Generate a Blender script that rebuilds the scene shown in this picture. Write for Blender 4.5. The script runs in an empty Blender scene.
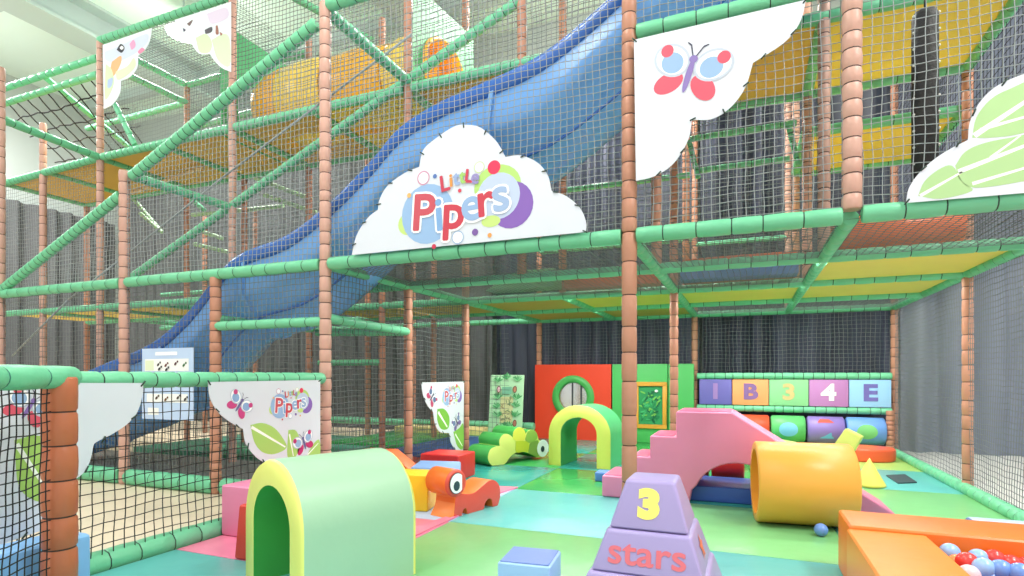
import bpy, bmesh, math, random
from mathutils import Vector, Matrix
random.seed(7)
R = math.radians
sc = bpy.context.scene
C = sc.collection
# ------------------------------------------------------------------ camera
F, HY, CH, YAW = 568.0, 375.0, 1.146, R(22.3)
cy_, sy_ = math.cos(YAW), math.sin(YAW)
cam = bpy.data.cameras.new('camera'); cob = bpy.data.objects.new('camera', cam); C.objects.link(cob)
cob.location = (0, 0, CH); cob.rotation_euler = (R(90), 0, YAW)
cam.sensor_width = 36; cam.lens = F / 1024 * 36; cam.shift_y = (HY - 288) / 1024
cam.clip_start = 0.05; cam.clip_end = 200
sc.camera = cob
# measuring: a photo pixel seen on a known plane of the place -> point of that plane
def ray(x, y):
    X, Z, Y = (x - 512) / F, 1.0, (HY - y) / F
    return Vector((cy_ * X - sy_ * Z, sy_ * X + cy_ * Z, Y))
def on_floor(x, y, z=0.0):
    d = ray(x, y); t = (z - CH) / d.z
    return (d.x * t, d.y * t)
class Plane:
    """upright or other plane: origin o, axes ex, ey, normal n towards the viewer side"""
    def __init__(s, o, ex, ey, n=None):
        s.o, s.ex, s.ey = Vector(o), Vector(ex).normalized(), Vector(ey).normalized()
        s.n = Vector(n).normalized() if n else s.ex.cross(s.ey).normalized()
    def p(s, a, b, h=0.0): return s.o + s.ex * a + s.ey * b + s.n * h
    def px(s, x, y):
        d = ray(x, y); t = (s.o - Vector((0, 0, CH))).dot(s.n) / d.dot(s.n)
        q = Vector((0, 0, CH)) + d * t - s.o
        return (q.dot(s.ex), q.dot(s.ey))
    def pxs(s, pts): return [s.px(*p) for p in pts]
def PV(v): return Plane((0, v, 0), (1, 0, 0), (0, 0, 1), (0, -1, 0))
def PU(u): return Plane((u, 0, 0), (0, 1, 0), (0, 0, 1), (1, 0, 0))
def PH(z): return Plane((0, 0, z), (1, 0, 0), (0, 1, 0), (0, 0, 1))
# ------------------------------------------------------------------ materials
def lin(c):
    return tuple(((v / 255) / 12.92 if v / 255 <= .04045 else ((v / 255 + .055) / 1.055) ** 2.4) for v in c)
MATS = {}
def mat(name, rgb, rough=.45, spec=.4, bump=0.0, bscale=30, vary=0.0, vscale=3, emit=None, metal=0, stretch=None):
    if name in MATS: return MATS[name]
    m = bpy.data.materials.new(name); m.use_nodes = True
    nt = m.node_tree; b = nt.nodes['Principled BSDF']
    c = (*lin(rgb), 1)
    b.inputs['Base Color'].default_value = c; b.inputs['Roughness'].default_value = rough
    b.inputs['Specular IOR Level'].default_value = spec; b.inputs['Metallic'].default_value = metal
    if bump or vary:
        tc = nt.nodes.new('ShaderNodeTexCoord'); src = tc.outputs['Object']
        if stretch:
            mp = nt.nodes.new('ShaderNodeMapping'); mp.inputs['Scale'].default_value = stretch
            nt.links.new(src, mp.inputs[0]); src = mp.outputs[0]
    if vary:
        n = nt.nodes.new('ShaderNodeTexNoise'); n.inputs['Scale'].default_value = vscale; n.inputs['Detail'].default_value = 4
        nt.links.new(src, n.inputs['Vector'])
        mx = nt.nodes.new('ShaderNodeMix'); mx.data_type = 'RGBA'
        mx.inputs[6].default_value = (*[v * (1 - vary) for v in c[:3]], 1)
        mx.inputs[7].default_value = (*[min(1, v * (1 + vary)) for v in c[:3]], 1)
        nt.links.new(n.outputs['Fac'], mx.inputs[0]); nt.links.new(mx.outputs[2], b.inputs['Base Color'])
    if bump:
        n2 = nt.nodes.new('ShaderNodeTexNoise'); n2.inputs['Scale'].default_value = bscale; n2.inputs['Detail'].default_value = 3
        nt.links.new(src, n2.inputs['Vector'])
        bp = nt.nodes.new('ShaderNodeBump'); bp.inputs['Strength'].default_value = bump; bp.inputs['Distance'].default_value = .02
        nt.links.new(n2.outputs['Fac'], bp.inputs['Height']); nt.links.new(bp.outputs[0], b.inputs['Normal'])
    if emit:
        b.inputs['Emission Color'].default_value = (1, .98, .94, 1); b.inputs['Emission Strength'].default_value = emit
    MATS[name] = m
    return m
def vinyl(name, rgb, **k):
    a = dict(rough=.42, spec=.35, bump=.12, bscale=9, vary=.05, vscale=5); a.update(k)
    return mat(name, rgb, **a)
GREEN = vinyl('green foam sleeve', (112, 194, 150), bump=.35, bscale=14)
BROWN = vinyl('brown foam sleeve', (186, 132, 108), bump=.3, bscale=14, vary=.12)
BROWNF = vinyl('tan foam sleeve', (200, 156, 140), bump=.3, bscale=14, vary=.12)
TIE = mat('dark cable tie', (40, 62, 52), .5)
TIEB = mat('dark brown tie', (62, 40, 32), .5)
CORD = mat('grey net cord', (150, 156, 156), .7, .2)
CORDF = mat('dark grey net cord', (112, 118, 117), .7, .2)
CORDB = mat('black net cord', (46, 46, 46), .7, .2)
YELLOWD = mat('yellow deck board', (240, 212, 96), .5, .3, vary=.06)
OCHRE = mat('ochre deck board', (214, 174, 88), .5, .3, vary=.06)
WHITE = vinyl('white vinyl', (216, 220, 229), rough=.38, bump=.25, bscale=3.2, vary=.02)
def prnt(rgb): return mat('print %d %d %d' % rgb, rgb, .4, .3)
# ------------------------------------------------------------------ mesh builder
class MB:
    def __init__(s): s.v, s.f, s.m, s.sm = [], [], [], []
    def add(s, vs, fs, mi=0, smooth=True):
        k = len(s.v); s.v.extend(Vector(v) for v in vs)
        for f in fs:
            s.f.append([i + k for i in f]); s.m.append(mi); s.sm.append(smooth)
    def rings(s, rings, mi=0, closed=True, cap=True, smooth=True, mis=None):
        n = len(rings[0]); vs = [p for r in rings for p in r]; k = len(s.v); s.v.extend(Vector(p) for p in vs)
        for i in range(len(rings) - 1):
            for j in range(n if closed else n - 1):
                j2 = (j + 1) % n
                s.f.append([k + i * n + j, k + i * n + j2, k + (i + 1) * n + j2, k + (i + 1) * n + j])
                s.m.append(mis[i] if mis else mi); s.sm.append(smooth)
        if cap:
            s.f.append([k + j for j in range(n)][::-1]); s.m.append(mis[0] if mis else mi); s.sm.append(False)
            b = k + (len(rings) - 1) * n
            s.f.append([b + j for j in range(n)]); s.m.append(mis[-1] if mis else mi); s.sm.append(False)
    def lathe(s, p0, p1, prof, ns=12, mi=0, mis=None, cap=True):
        """prof: (t in metres along the axis, radius)"""
        p0, p1 = Vector(p0), Vector(p1); d = (p1 - p0).normalized(); a, b = frame(d)
        s.rings([[p0 + d * t + (a * math.cos(q) + b * math.sin(q)) * r for q in [2 * math.pi * k / ns for k in range(ns)]] for t, r in prof], mi, True, cap, True, mis)
    def cyl(s, p0, p1, r, ns=12, mi=0): s.lathe(p0, p1, [(0, r), ((Vector(p1) - Vector(p0)).length, r)], ns, mi)
    def box(s, lo, hi, mi=0):
        x0, y0, z0 = lo; x1, y1, z1 = hi
        s.add([(x0, y0, z0), (x1, y0, z0), (x1, y1, z0), (x0, y1, z0), (x0, y0, z1), (x1, y0, z1), (x1, y1, z1), (x0, y1, z1)],
              [(0, 3, 2, 1), (4, 5, 6, 7), (0, 1, 5, 4), (1, 2, 6, 5), (2, 3, 7, 6), (3, 0, 4, 7)], mi, False)
    def prism(s, pl, poly, h0, h1, mi=0, mi_side=None, smooth_side=False):
        """closed outline in plane pl between offsets h0 (back) and h1 (front)"""
        n = len(poly); ar = sum(poly[i][0] * poly[(i + 1) % n][1] - poly[(i + 1) % n][0] * poly[i][1] for i in range(n))
        if ar < 0: poly = poly[::-1]
        s.add([pl.p(a, b, h1) for a, b in poly], [list(range(n))], mi, False)
        s.add([pl.p(a, b, h0) for a, b in poly], [list(range(n))[::-1]], mi, False)
        ms = mi if mi_side is None else mi_side
        s.add([pl.p(a, b, h) for h in (h0, h1) for a, b in poly], [[i, (i + 1) % n, n + (i + 1) % n, n + i] for i in range(n)], ms, smooth_side)
    def sphere(s, c, r, ns=16, nr=10, mi=0, sc=(1, 1, 1)):
        c = Vector(c); rs = []
        for i in range(nr + 1):
            t = math.pi * i / nr; rr = max(r * math.sin(t), 1e-4)
            rs.append([c + Vector((rr * math.cos(2 * math.pi * j / ns) * sc[0], rr * math.sin(2 * math.pi * j / ns) * sc[1], -r * math.cos(t) * sc[2])) for j in range(ns)])
        s.rings(rs, mi)
    def build(s, name, mats, parent=None, bevel=0, seg=2, angle=35, root=None):
        if not isinstance(mats, (list, tuple)): mats = [mats]
        org = root_loc(parent)
        me = bpy.data.meshes.new(name)
        me.from_pydata([tuple(v - org) for v in s.v], [], s.f)
        for m in mats: me.materials.append(m)
        me.polygons.foreach_set('material_index', s.m); me.polygons.foreach_set('use_smooth', s.sm)
        if bevel:
            bm = bmesh.new(); bm.from_mesh(me)
            bmesh.ops.remove_doubles(bm, verts=bm.verts, dist=1e-5)
            bmesh.ops.recalc_face_normals(bm, faces=bm.faces)
            es = [e for e in bm.edges if len(e.link_faces) == 2 and e.calc_face_angle(0) > R(angle)]
            bmesh.ops.bevel(bm, geom=es, offset=bevel, segments=seg, profile=.6, affect='EDGES', clamp_overlap=True)
            for f in bm.faces: f.smooth = True
            bm.to_mesh(me); bm.free()
            me.set_sharp_from_angle(angle=R(32))
        me.validate()
        o = bpy.data.objects.new(name, me); C.objects.link(o)
        if parent is not None: o.parent = parent
        return o
def root_loc(p):
    v = Vector((0, 0, 0))
    while p is not None:
        v = v + p.location; p = p.parent
    return v
def frame(d):
    a = Vector((0, 0, 1)) if abs(d.z) < .9 else Vector((1, 0, 0))
    a = (a - d * a.dot(d)).normalized(); return a, d.cross(a)
def tag(o, label, cat, group=None, kind=None):
    if label: o['label'] = label
    if cat: o['category'] = cat
    if group: o['group'] = group
    if kind: o['kind'] = kind
    return o
def thing(name, label, cat, loc=(0, 0, 0), group=None):
    o = bpy.data.objects.new(name, None); C.objects.link(o); o.location = loc; o.empty_display_size = .1
    return tag(o, label, cat, group)
def struct(o): o['kind'] = 'structure'; return o
def spl(pts, n=6):
    """smooth open curve through 2D points"""
    if len(pts) < 3: return list(pts)
    P = [Vector((*p, 0)) for p in pts]; P = [P[0] * 2 - P[1]] + P + [P[-1] * 2 - P[-2]]; out = []
    for i in range(1, len(P) - 2):
        for k in range(n):
            t = k / n; a, b, c, d = P[i - 1], P[i], P[i + 1], P[i + 2]
            q = .5 * ((2 * b) + (c - a) * t + (2 * a - 5 * b + 4 * c - d) * t * t + (3 * b - a - 3 * c + d) * t ** 3)
            out.append((q.x, q.y))
    out.append((P[-2].x, P[-2].y)); return out
def outline(strokes, n=6):
    out = []
    for s in strokes:
        q = spl(s, n)
        if out and (Vector(out[-1]) - Vector(q[0])).length < 1e-6: q = q[1:]
        out += q
    if (Vector(out[-1]) - Vector(out[0])).length < 1e-6: out.pop()
    return out
def ell(cx, cy, rx, ry, rot=0, n=24, a0=0, a1=360):
    c, s = math.cos(R(rot)), math.sin(R(rot)); o = []
    full = abs(a1 - a0) >= 360
    for k in range(n if full else n + 1):
        t = R(a0 + (a1 - a0) * k / n); x, y = rx * math.cos(t), ry * math.sin(t)
        o.append((cx + c * x - s * y, cy + s * x + c * y))
    return o
# ------------------------------------------------------------------ padded tubes and nets
def padded(mb, p0, p1, r=.048, seg=.2, ns=12, tie=True, jitter=.15):
    p0, p1 = Vector(p0), Vector(p1); L = (p1 - p0).length; n = max(1, round(L / seg)); prof, mis = [], []
    ts = [0] + [L * (k + random.uniform(-jitter, jitter)) / n for k in range(1, n)] + [L]
    for k in range(n):
        a, b = ts[k], ts[k + 1]; e = min(.014, (b - a) * .12)
        prof += [(a + .004, r * .9), (a + e, r * .985), ((a + b) / 2, r * random.uniform(1.0, 1.035)), (b - e, r * .985), (b - .004, r * .9)]
        mis += [0, 0, 0, 0, 1 if tie and k < n - 1 else 0]
    mis = mis[:len(prof) - 1]
    mb.lathe(p0, p1, prof, ns, 0, mis)
def post(parent, u, v, z0, z1, r=.049, seg=.2, m=None, ns=12, name='post'):
    mb = MB(); padded(mb, (u, v, z0), (u, v, z1), r, seg, ns)
    return mb.build(name, [m or BROWN, TIEB], parent)
def beam(parent, p0, p1, r=.048, seg=.2, ns=10, name='beam', m=None):
    mb = MB(); padded(mb, p0, p1, r, seg, ns)
    return mb.build(name, [m or GREEN, TIE], parent)
def wob(a, b):
    return (.006 * math.sin(7.1 * a + 3.3 * b) + .004 * math.sin(15.7 * b - 6.1 * a + 1.3), .006 * math.sin(6.3 * b - 4.1 * a + 2) + .004 * math.sin(17.3 * a + 5.9 * b))
def net(parent, pl, poly, cell=.05, r=.003, m=None, step=.12, h=0.0, sag=.02, name='net', wa=1.0, seed=0.0):
    mb = MB(); m = m or CORD
    xs = [p[0] for p in poly]; ys = [p[1] for p in poly]; x0, x1, y0, y1 = min(xs), max(xs), min(ys), max(ys); n = len(poly)
    def cuts(c, ax):
        o = []
        for i in range(n):
            p, q = poly[i], poly[(i + 1) % n]
            a, b = p[ax], q[ax]
            if (a <= c < b) or (b <= c < a): o.append(p[1 - ax] + (c - a) / (b - a) * (q[1 - ax] - p[1 - ax]))
        o.sort(); return list(zip(o[::2], o[1::2]))
    def cord(pts):
        rs = []
        for i, p in enumerate(pts):
            d = (pts[min(i + 1, len(pts) - 1)] - pts[max(i - 1, 0)]).normalized()
            a = d.cross(pl.n).normalized(); b = pl.n
            rs.append([p + a * r, p + (b * .87 - a * .5) * r, p - (b * .87 + a * .5) * r])
        mb.rings(rs, 0, True, False)
    for ax, lo, hi in ((0, x0, x1), (1, y0, y1)):
        k = max(1, round((hi - lo) / cell))
        for i in range(1, k):
            c = lo + (hi - lo) * i / k
            for s0, s1 in cuts(c + 1e-6, ax):
                if s1 - s0 < cell * .6: continue
                q = max(1, math.ceil((s1 - s0) / step)); pts = []
                for j in range(q + 1):
                    t = s0 + (s1 - s0) * j / q
                    a, b = (c, t) if ax == 0 else (t, c)
                    w = wob(a + seed, b - seed)
                    pts.append(pl.p(a + w[0] * wa, b + w[1] * wa, h + sag * math.sin(1.9 * a + seed) * math.cos(2.3 * b + seed)))
                cord(pts)
    return mb.build(name, m, parent)
def rect(a0, a1, b0, b1): return [(a0, b0), (a1, b0), (a1, b1), (a0, b1)]
def board(parent, lo, hi, m, name='deck_board'):
    mb = MB(); mb.box(lo, hi); return mb.build(name, m, parent, .008, 1)
# ------------------------------------------------------------------ text
def text_polys(txt, size=1.0, bold=.0):
    cu = bpy.data.curves.new('t', 'FONT'); cu.body = txt; cu.size = size; cu.offset = bold; cu.resolution_u = 4
    cu.align_x = 'CENTER'; cu.align_y = 'CENTER'
    o = bpy.data.objects.new('t', cu); C.objects.link(o); dg = bpy.context.evaluated_depsgraph_get()
    me = bpy.data.meshes.new_from_object(o.evaluated_get(dg))
    vs = [(v.co.x, v.co.y) for v in me.vertices]; fs = [list(p.vertices) for p in me.polygons]
    bpy.data.objects.remove(o); bpy.data.curves.remove(cu); bpy.data.meshes.remove(me)
    return vs, fs
def letter(mb, pl, txt, a, b, size, h, mi=0, rot=0, bold=0.0, sx=1.0):
    vs, fs = text_polys(txt, size, bold); c, s = math.cos(R(rot)), math.sin(R(rot))
    mb.add([pl.p(a + c * x * sx - s * y, b + s * x * sx + c * y, h) for x, y in vs], fs, mi, False)
def halo(mb, pl, txt, a, b, size, h, w, mi=0, rot=0, sx=1.0, n=10):
    vs, fs = text_polys(txt, size, 0); c, s = math.cos(R(rot)), math.sin(R(rot))
    for k in range(n):
        dx, dy = w * math.cos(2 * math.pi * k / n), w * math.sin(2 * math.pi * k / n)
        mb.add([pl.p(a + c * x * sx - s * y + dx, b + s * x * sx + c * y + dy, h + k * .00005) for x, y in vs], fs, mi, False)
def disc(mb, pl, poly, h, mi=0):
    n = len(poly); ar = sum(poly[i][0] * poly[(i + 1) % n][1] - poly[(i + 1) % n][0] * poly[i][1] for i in range(n))
    if (ar < 0) != (pl.ex.cross(pl.ey).dot(pl.n) < 0): poly = poly[::-1]
    mb.add([pl.p(a, b, h) for a, b in poly], [list(range(n))], mi, False)
# ================================================================== the room
GU = [-8.82, -7.52, -6.19, -4.85, -3.5, -2.13, -.77, .62, 2.03]; GV = [4.1, 5.46, 6.88, 8.35, 9.85]
H1 = 2.146
mb = MB(); mb.box((-16, -4, -.13), (7, 10.9, -.03))
struct(mb.build('floor', vinyl('cream wood floor', (226, 208, 182), bump=.05, vary=.06, stretch=(1, 12, 1), vscale=2)))
mb = MB(); mb.box((-16, 10.75, -.03), (7, 10.9, 8.2)); struct(mb.build('wall_back', mat('pale grey wall', (186, 194, 190), .8, .1, vary=.05, vscale=1)))
mb = MB(); mb.box((-16.15, -4, -.03), (-16, 10.9, 8.2)); struct(mb.build('wall_left', mat('pale grey wall', (186, 194, 190))))
mb = MB(); mb.box((7, -4, -.03), (7.15, 10.9, 8.2)); struct(mb.build('wall_right', mat('pale grey wall', (186, 194, 190))))
mb = MB(); mb.box((2.06, -4, -.03), (7, 10.75, -.022)); struct(mb.build('floor_right', vinyl('pale grey vinyl floor', (216, 212, 208), bump=.05)))
mb = MB(); mb.box((-16.15, -4, 8.2), (7.15, 10.9, 8.3)); struct(mb.build('ceiling', mat('pale green white roof sheet', (224, 243, 233), .6, .2)))
STEEL = mat('pale grey green painted steel', (182, 196, 192), .5, .3)
for u in (-11.75, -5.6, .5, 6.4):
    mb = MB(); mb.box((u - .33, -4, 8.14), (u + .33, 10.75, 8.2)); mb.box((u - .05, -4, 7.62), (u + .05, 10.75, 8.14)); mb.box((u - .33, -4, 7.56), (u + .33, 10.75, 7.62))
    o = struct(mb.build('trim_1', STEEL)); o['label'] = 'steel rafter under the roof'
for v in (-1, 2.6, 6.1, 9.4):
    mb = MB(); mb.box((-16, v - .04, 7.95), (7, v + .04, 8.2)); mb.box((-16, v - .1, 7.93), (7, v + .1, 7.95))
    struct(mb.build('trim_2', STEEL))
# high bay lamps
LG = 'high bay lamps under the roof'
for i, (u, v) in enumerate([(-9.65, 7.45), (-13.6, 5.4), (-2.4, 8.2), (4.6, 5.2), (-9.5, 2), (-2.6, 2.4), (4.2, 1.6), (-2.6, -1.5)]):  # the lamp farthest left is added, out of view, to brighten the roof
    lab = 'bright high bay lamp above the insect banners' if i == 0 else 'round white high bay lamp under the roof, out of the picture'
    t = thing('high_bay_lamp', lab, 'lamp', (u, v, 7.5), LG)
    mb = MB(); mb.lathe((u, v, 7.5), (u, v, 8), [(0, .3), (.02, .3), (.16, .12), (.3, .1), (.32, .06)], 20); mb.build('housing', mat('lamp white', (230, 232, 230), .4), t)
    mb = MB(); mb.cyl((u, v, 7.47), (u, v, 7.5), .28, 20); mb.build('diffuser', mat('lamp glow', (255, 250, 240), .5, emit=16), t)
    mb = MB(); mb.cyl((u, v, 7.82), (u, v, 8.2), .015, 8); mb.build('hanger', STEEL, t)
    L = bpy.data.lights.new('lamp_light', 'AREA'); L.shape = 'DISK'; L.size = 1.4; L.energy = {5.2: 230, 1.6: 400}.get(v, 420 if v > 5 else 110); L.color = (1, .985, .96)
    lo = bpy.data.objects.new('lamp_light', L); C.objects.link(lo); lo.location = (u, v, 7.4)
    L = bpy.data.lights.new('lamp_glow', 'POINT'); L.shadow_soft_size = .28; L.energy = 130 if u < -8 and v > 6 else 130 if v > 6 else 90; L.color = (1, .985, .96)
    lo = bpy.data.objects.new('lamp_glow', L); C.objects.link(lo); lo.location = (u, v, 6.6)
w = bpy.data.worlds.new('daylight'); sc.world = w; w.use_nodes = True
w.node_tree.nodes['Background'].inputs[0].default_value = (.97, .985, 1, 1); w.node_tree.nodes['Background'].inputs[1].default_value = 1.15
sc.view_settings.view_transform = 'Standard'; sc.view_settings.look = 'None'; sc.view_settings.gamma = 1; sc.view_settings.exposure = 0.02
sc.view_settings.use_curve_mapping = False
# curtains along the back wall
def curtain(name, label, u0, u1, v, z0, z1, m, amp=.07, lam=.34, seed=0):
    rnd = random.Random(seed); mb = MB(); n = int((u1 - u0) / .035); ph = 0; cols = []
    for i in range(n + 1):
        u = u0 + (u1 - u0) * i / n; ph += 2 * math.pi * .035 / (lam * rnd.uniform(.55, 1.6))
        cols.append((u, ph, amp * (.75 + .35 * math.sin(u * 2.1 + seed))))
    rows = [z0 + (z1 - z0) * j / 10 for j in range(11)]
    for s, off in ((0, 0), (1, .012)):
        pass
    fr = [[Vector((u + .02 * math.sin(z * .9 + q), v + a * math.sin(q + .25 * math.sin(z * .7 + u)), z)) for u, q, a in cols] for z in rows]
    bk = [[p + Vector((0, .012, 0)) for p in r] for r in fr]
    loops = [a + b[::-1] for a, b in zip(fr, bk)]
    mb.rings(loops, 0, True, False)
    return tag(mb.build(name, m), label, 'curtain', 'curtains along the back wall')
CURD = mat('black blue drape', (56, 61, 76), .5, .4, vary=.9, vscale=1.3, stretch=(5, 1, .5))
CURG = mat('slate grey drape', (116, 122, 140), .6, .3, vary=.22, vscale=1.2, stretch=(4, 1, .6))
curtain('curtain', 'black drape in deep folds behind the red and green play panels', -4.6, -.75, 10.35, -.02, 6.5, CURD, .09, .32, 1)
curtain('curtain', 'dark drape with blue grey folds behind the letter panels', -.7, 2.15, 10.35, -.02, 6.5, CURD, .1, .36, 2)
curtain('curtain', 'slate grey drape behind the net at the right edge', 2.2, 6.9, 10.3, -.02, 6.7, CURG, .1, .42, 3)
curtain('curtain', 'dark drape far behind the slide and the climbing nets at the left', -15.6, -4.65, 10.35, -.02, 6.0, mat('grey brown drape', (92, 94, 96), .7, .2, vary=.3, vscale=1.2, stretch=(5, 1, .7)), .09, .34, 4)
def side_curtain(v0, v1, u, z1, m, lab):
    rnd = random.Random(9); mb = MB(); n = int((v1 - v0) / .05); ph = 0; c = []
    for i in range(n + 1): ph += 2 * math.pi * .05 / (.4 * rnd.uniform(.6, 1.5)); c.append((u + .09 * math.sin(ph), v0 + (v1 - v0) * i / n))
    mb.rings([[Vector((a + d, b, z)) for d, s in ((0, 1), (-.012, -1)) for a, b in c[::s]] for z in (-.02, z1)], 0, True, False)
    return tag(mb.build('curtain', m), lab, 'curtain', 'curtains along the back wall')
side_curtain(1, 10.1, -15.7, 5.2, mat('grey brown drape', (92, 94, 96)), 'dark drape on the far left wall beyond the climbing nets')
# ================================================================== toddler frame
A = thing('play_tower', 'padded play frame with brown posts and green beams over the toddler area', 'climbing frame', (-.77, 4.1, 0))
Z0 = -.03; TOP = 6.3
post(A, -3.5, 4.1, Z0, 4.5, m=BROWNF, seg=.13, r=.053); post(A, -.77, 4.1, Z0, H1 + .02, seg=.21, r=.055); post(A, -.77, 4.1, H1 + .02, TOP, seg=.12, r=.055)
post(A, .62, 4.1, H1 + .03, TOP, seg=.11, r=.058, m=BROWNF); post(A, 2.03, 4.1, Z0, TOP)
for u, v, z in [(-3.5, 5.46, Z0), (-3.5, 6.88, Z0), (-3.5, 9.85, Z0), (-.77, 6.88, Z0), (-.77, 9.85, Z0), (2.03, 6.88, Z0), (2.03, 9.85, Z0)]: post(A, u, v, z, TOP, seg=.16)
for u, v in [(-2.13, 5.46), (-2.13, 6.88), (-.77, 5.46), (-.77, 8.35), (.62, 5.46), (.62, 6.88), (.62, 8.35), (.62, 9.85)]:
    post(A, u, v, H1 + .03, TOP, m=BROWNF if u > 0 else BROWN, seg=.14)
FR = dict(r=.05, seg=.2)
for i in (4, 5, 6, 7): beam(A, (GU[i] + .05 * (i != 5), 4.1, H1), (GU[i + 1] - .05 * (i != 4), 4.1, H1), r=.056, seg=.23, ns=12)
for v in GV[1:]: beam(A, (-3.5, v, H1), (2.03, v, H1), **FR)
for u in (-3.5, -.77, .62, 2.03): beam(A, (u, 4.15, H1), (u, 9.85, H1), r=.052)
beam(A, (-2.13, 6.88, H1), (-2.13, 9.85, H1), **FR)
def bay(i, j, z, m=YELLOWD, par=None):
    board(par or A, (GU[i] + .03, GV[j] + .03, z - .012), (GU[i + 1] - .03, GV[j + 1] - .03, z + .012), m)
for i, j in ((7, 1), (7, 2), (6, 2), (5, 2)): bay(i, j, H1 + .02)
for i, j in ((4, 2), (4, 3), (5, 3)): bay(i, j, H1 + .02, OCHRE)
HP = PH(H1)
for a, b in ((-3.5, -.77), (-.77, .62), (.62, 2.03)): net(A, HP, rect(a, b, 4.1, 5.46), .055, .003, CORDF, sag=.0, h=-.01)
for a, b in ((-3.5, -2.13), (-2.13, -.77), (-.77, .62)): net(A, HP, rect(a, b, 5.46, 6.88), .055, .003, CORDF, sag=0, h=.0)
for a, b in ((-.77, .62), (.62, 2.03)): net(A, HP, rect(a, b, 8.35, 9.85), .07, .003, CORDF, sag=0)
# front net above the deck beam, right wall net, rear nets
FP = PV(4.1)
net(A, FP, rect(-3.5, -.77, H1, 4.47), .052, .0032, CORD, seed=.3)
for a, b in ((-.77, .62), (.62, 2.03)): net(A, FP, rect(a, b, H1, 4.9), .055, .0032, CORD, seed=.7)
RW = PU(2.03)
net(A, RW, rect(4.1, 6.88, 0, H1), .05, .0032, CORDF); net(A, RW, rect(6.88, 9.85, 0, H1), .05, .0032, CORDF)
net(A, RW, rect(4.1, 9.85, H1, 5.6), .075, .003, CORDB)
LW = PU(-3.5)
net(A, LW, rect(4.1, 5.46, 0, H1), .055, .0032, CORDF); net(A, LW, rect(5.46, 6.88, 0, H1), .055, .0035, CORDF)
BW = PV(9.85)
net(A, BW, rect(-3.5, -.77, 1.33, H1), .06, .003, CORDF); net(A, BW, rect(-.77, 2.03, 1.17, H1), .06, .0035, CORDF)
net(A, BW, rect(-3.5, 2.03, H1, 4.6), .065, .003, CORDF); net(A, PV(5.46), rect(-3.5, .62, H1, 3.6), .06, .003, CORDF)
# second storey at the upper right
beam(A, (-.72, 4.1, 3.6), (.57, 4.1, 3.6), r=.052); beam(A, (.67, 4.1, 3.6), (2.03, 4.1, 3.6), r=.052)
Z2, Z3 = 4.18, 3.8
for v in (5.46, 6.88): beam(A, (-.77, v, Z2), (2.03, v, Z2), r=.055)
for u in (-.77, .62, 2.03): beam(A, (u, 5.46, Z2), (u, 6.88, Z2), r=.055)
for i in (6, 7): bay(i, 1, Z2 + .02, OCHRE if i == 6 else YELLOWD)
for v in (6.98, 8.35): beam(A, (.62, v, Z3), (2.03, v, Z3), r=.055)
for u in (.62, 2.03): beam(A, (u, 6.98, Z3), (u, 8.35, Z3), r=.055)
board(A, (.65, 7.0, Z3), (2.0, 8.32, Z3 + .025), YELLOWD)
P6 = PV(6.88)
for q in (((690, 140), (797, 122)), ((700, 172), (790, 157))):
    a, b = P6.px(*q[0]), P6.px(*q[1]); z = (a[1] + b[1]) / 2; beam(A, (a[0], 6.88, z), (b[0], 6.88, z), r=.035, name='rail')
q_ = (P6.px(567, 190), P6.px(690, 175)); beam(A, (q_[0][0], 6.88, q_[0][1]), (q_[1][0], 6.88, q_[1][1]), r=.035, name='rail')
for x in (-.54, .5): beam(A, (x - .06, 6.88, 3.87), (x + .04, 6.9, 3.42), r=.03, seg=.1, name='rail')
for z in (2.95, 3.4): beam(A, (-3.5, 9.85, z), (-.77, 9.85, z), r=.04, name='rail')
beam(A, (-.77, 9.85, 3.3), (.62, 9.85, 3.3), r=.04, name='rail')
# kerbs of the toddler area
beam(A, (2.0, 3.2, .03), (2.0, 9.85, .03), r=.06, seg=.17, name='kerb'); beam(A, (-3.55, 1.2, .03), (-3.55, 4.05, .03), r=.075, seg=.21, name='kerb')
# rails below the slide
for q in (((-4.85, 4.1, 1.63), (-3.5, 4.1, 1.63)), ((-3.5, 4.1, 1.66), (-3.5, 5.46, 1.63)), ((-4.8, 5.46, 1.66), (-3.5, 5.46, 1.63)), ((-4.85, 4.1, 1.7), (-4.85, 5.46, 1.7)), ((-6.0, 6.88, 1.33), (-4.85, 6.88, 1.33))): beam(A, *q, r=.045, name='rail')
def deck_fill(u0, u1, v, e, lab):  # added lamps, unseen behind the beams, that brighten the back under the deck
    t = thing('deck_fill_lamp', lab, 'lamp', ((u0 + u1) / 2, v, H1 - .01), 'added fill lamps under the deck')
    mb = MB(); mb.box((u0, v - .03, H1 - .005), (u1, v + .03, H1 + .012)); mb.build('housing', mat('lamp white', (230, 232, 230)), t)
    mb = MB(); mb.box((u0 + .02, v - .025, H1 - .012), (u1 - .02, v + .025, H1 - .005)); mb.build('diffuser', mat('lamp glow', (255, 250, 240)), t)
    L = bpy.data.lights.new('deck_fill_light', 'AREA'); L.shape = 'RECTANGLE'; L.size = u1 - u0; L.size_y = .06; L.energy = e; L.color = (1, .99, .97)
    lo = bpy.data.objects.new('deck_fill_light', L); C.objects.link(lo); lo.location = ((u0 + u1) / 2, v, H1 - .02)
for k, (u0, u1, v) in enumerate(((-3.2, -1.1, 5.56), (-.5, 1.8, 5.56), (-3.2, -1.1, 6.98), (-.5, 1.8, 6.98), (-3.2, -1.1, 8.45), (-.5, 1.8, 8.45))):
    deck_fill(u0, u1, v, 34, 'slim white fill lamp added unseen behind the green beam under the deck')
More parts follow.
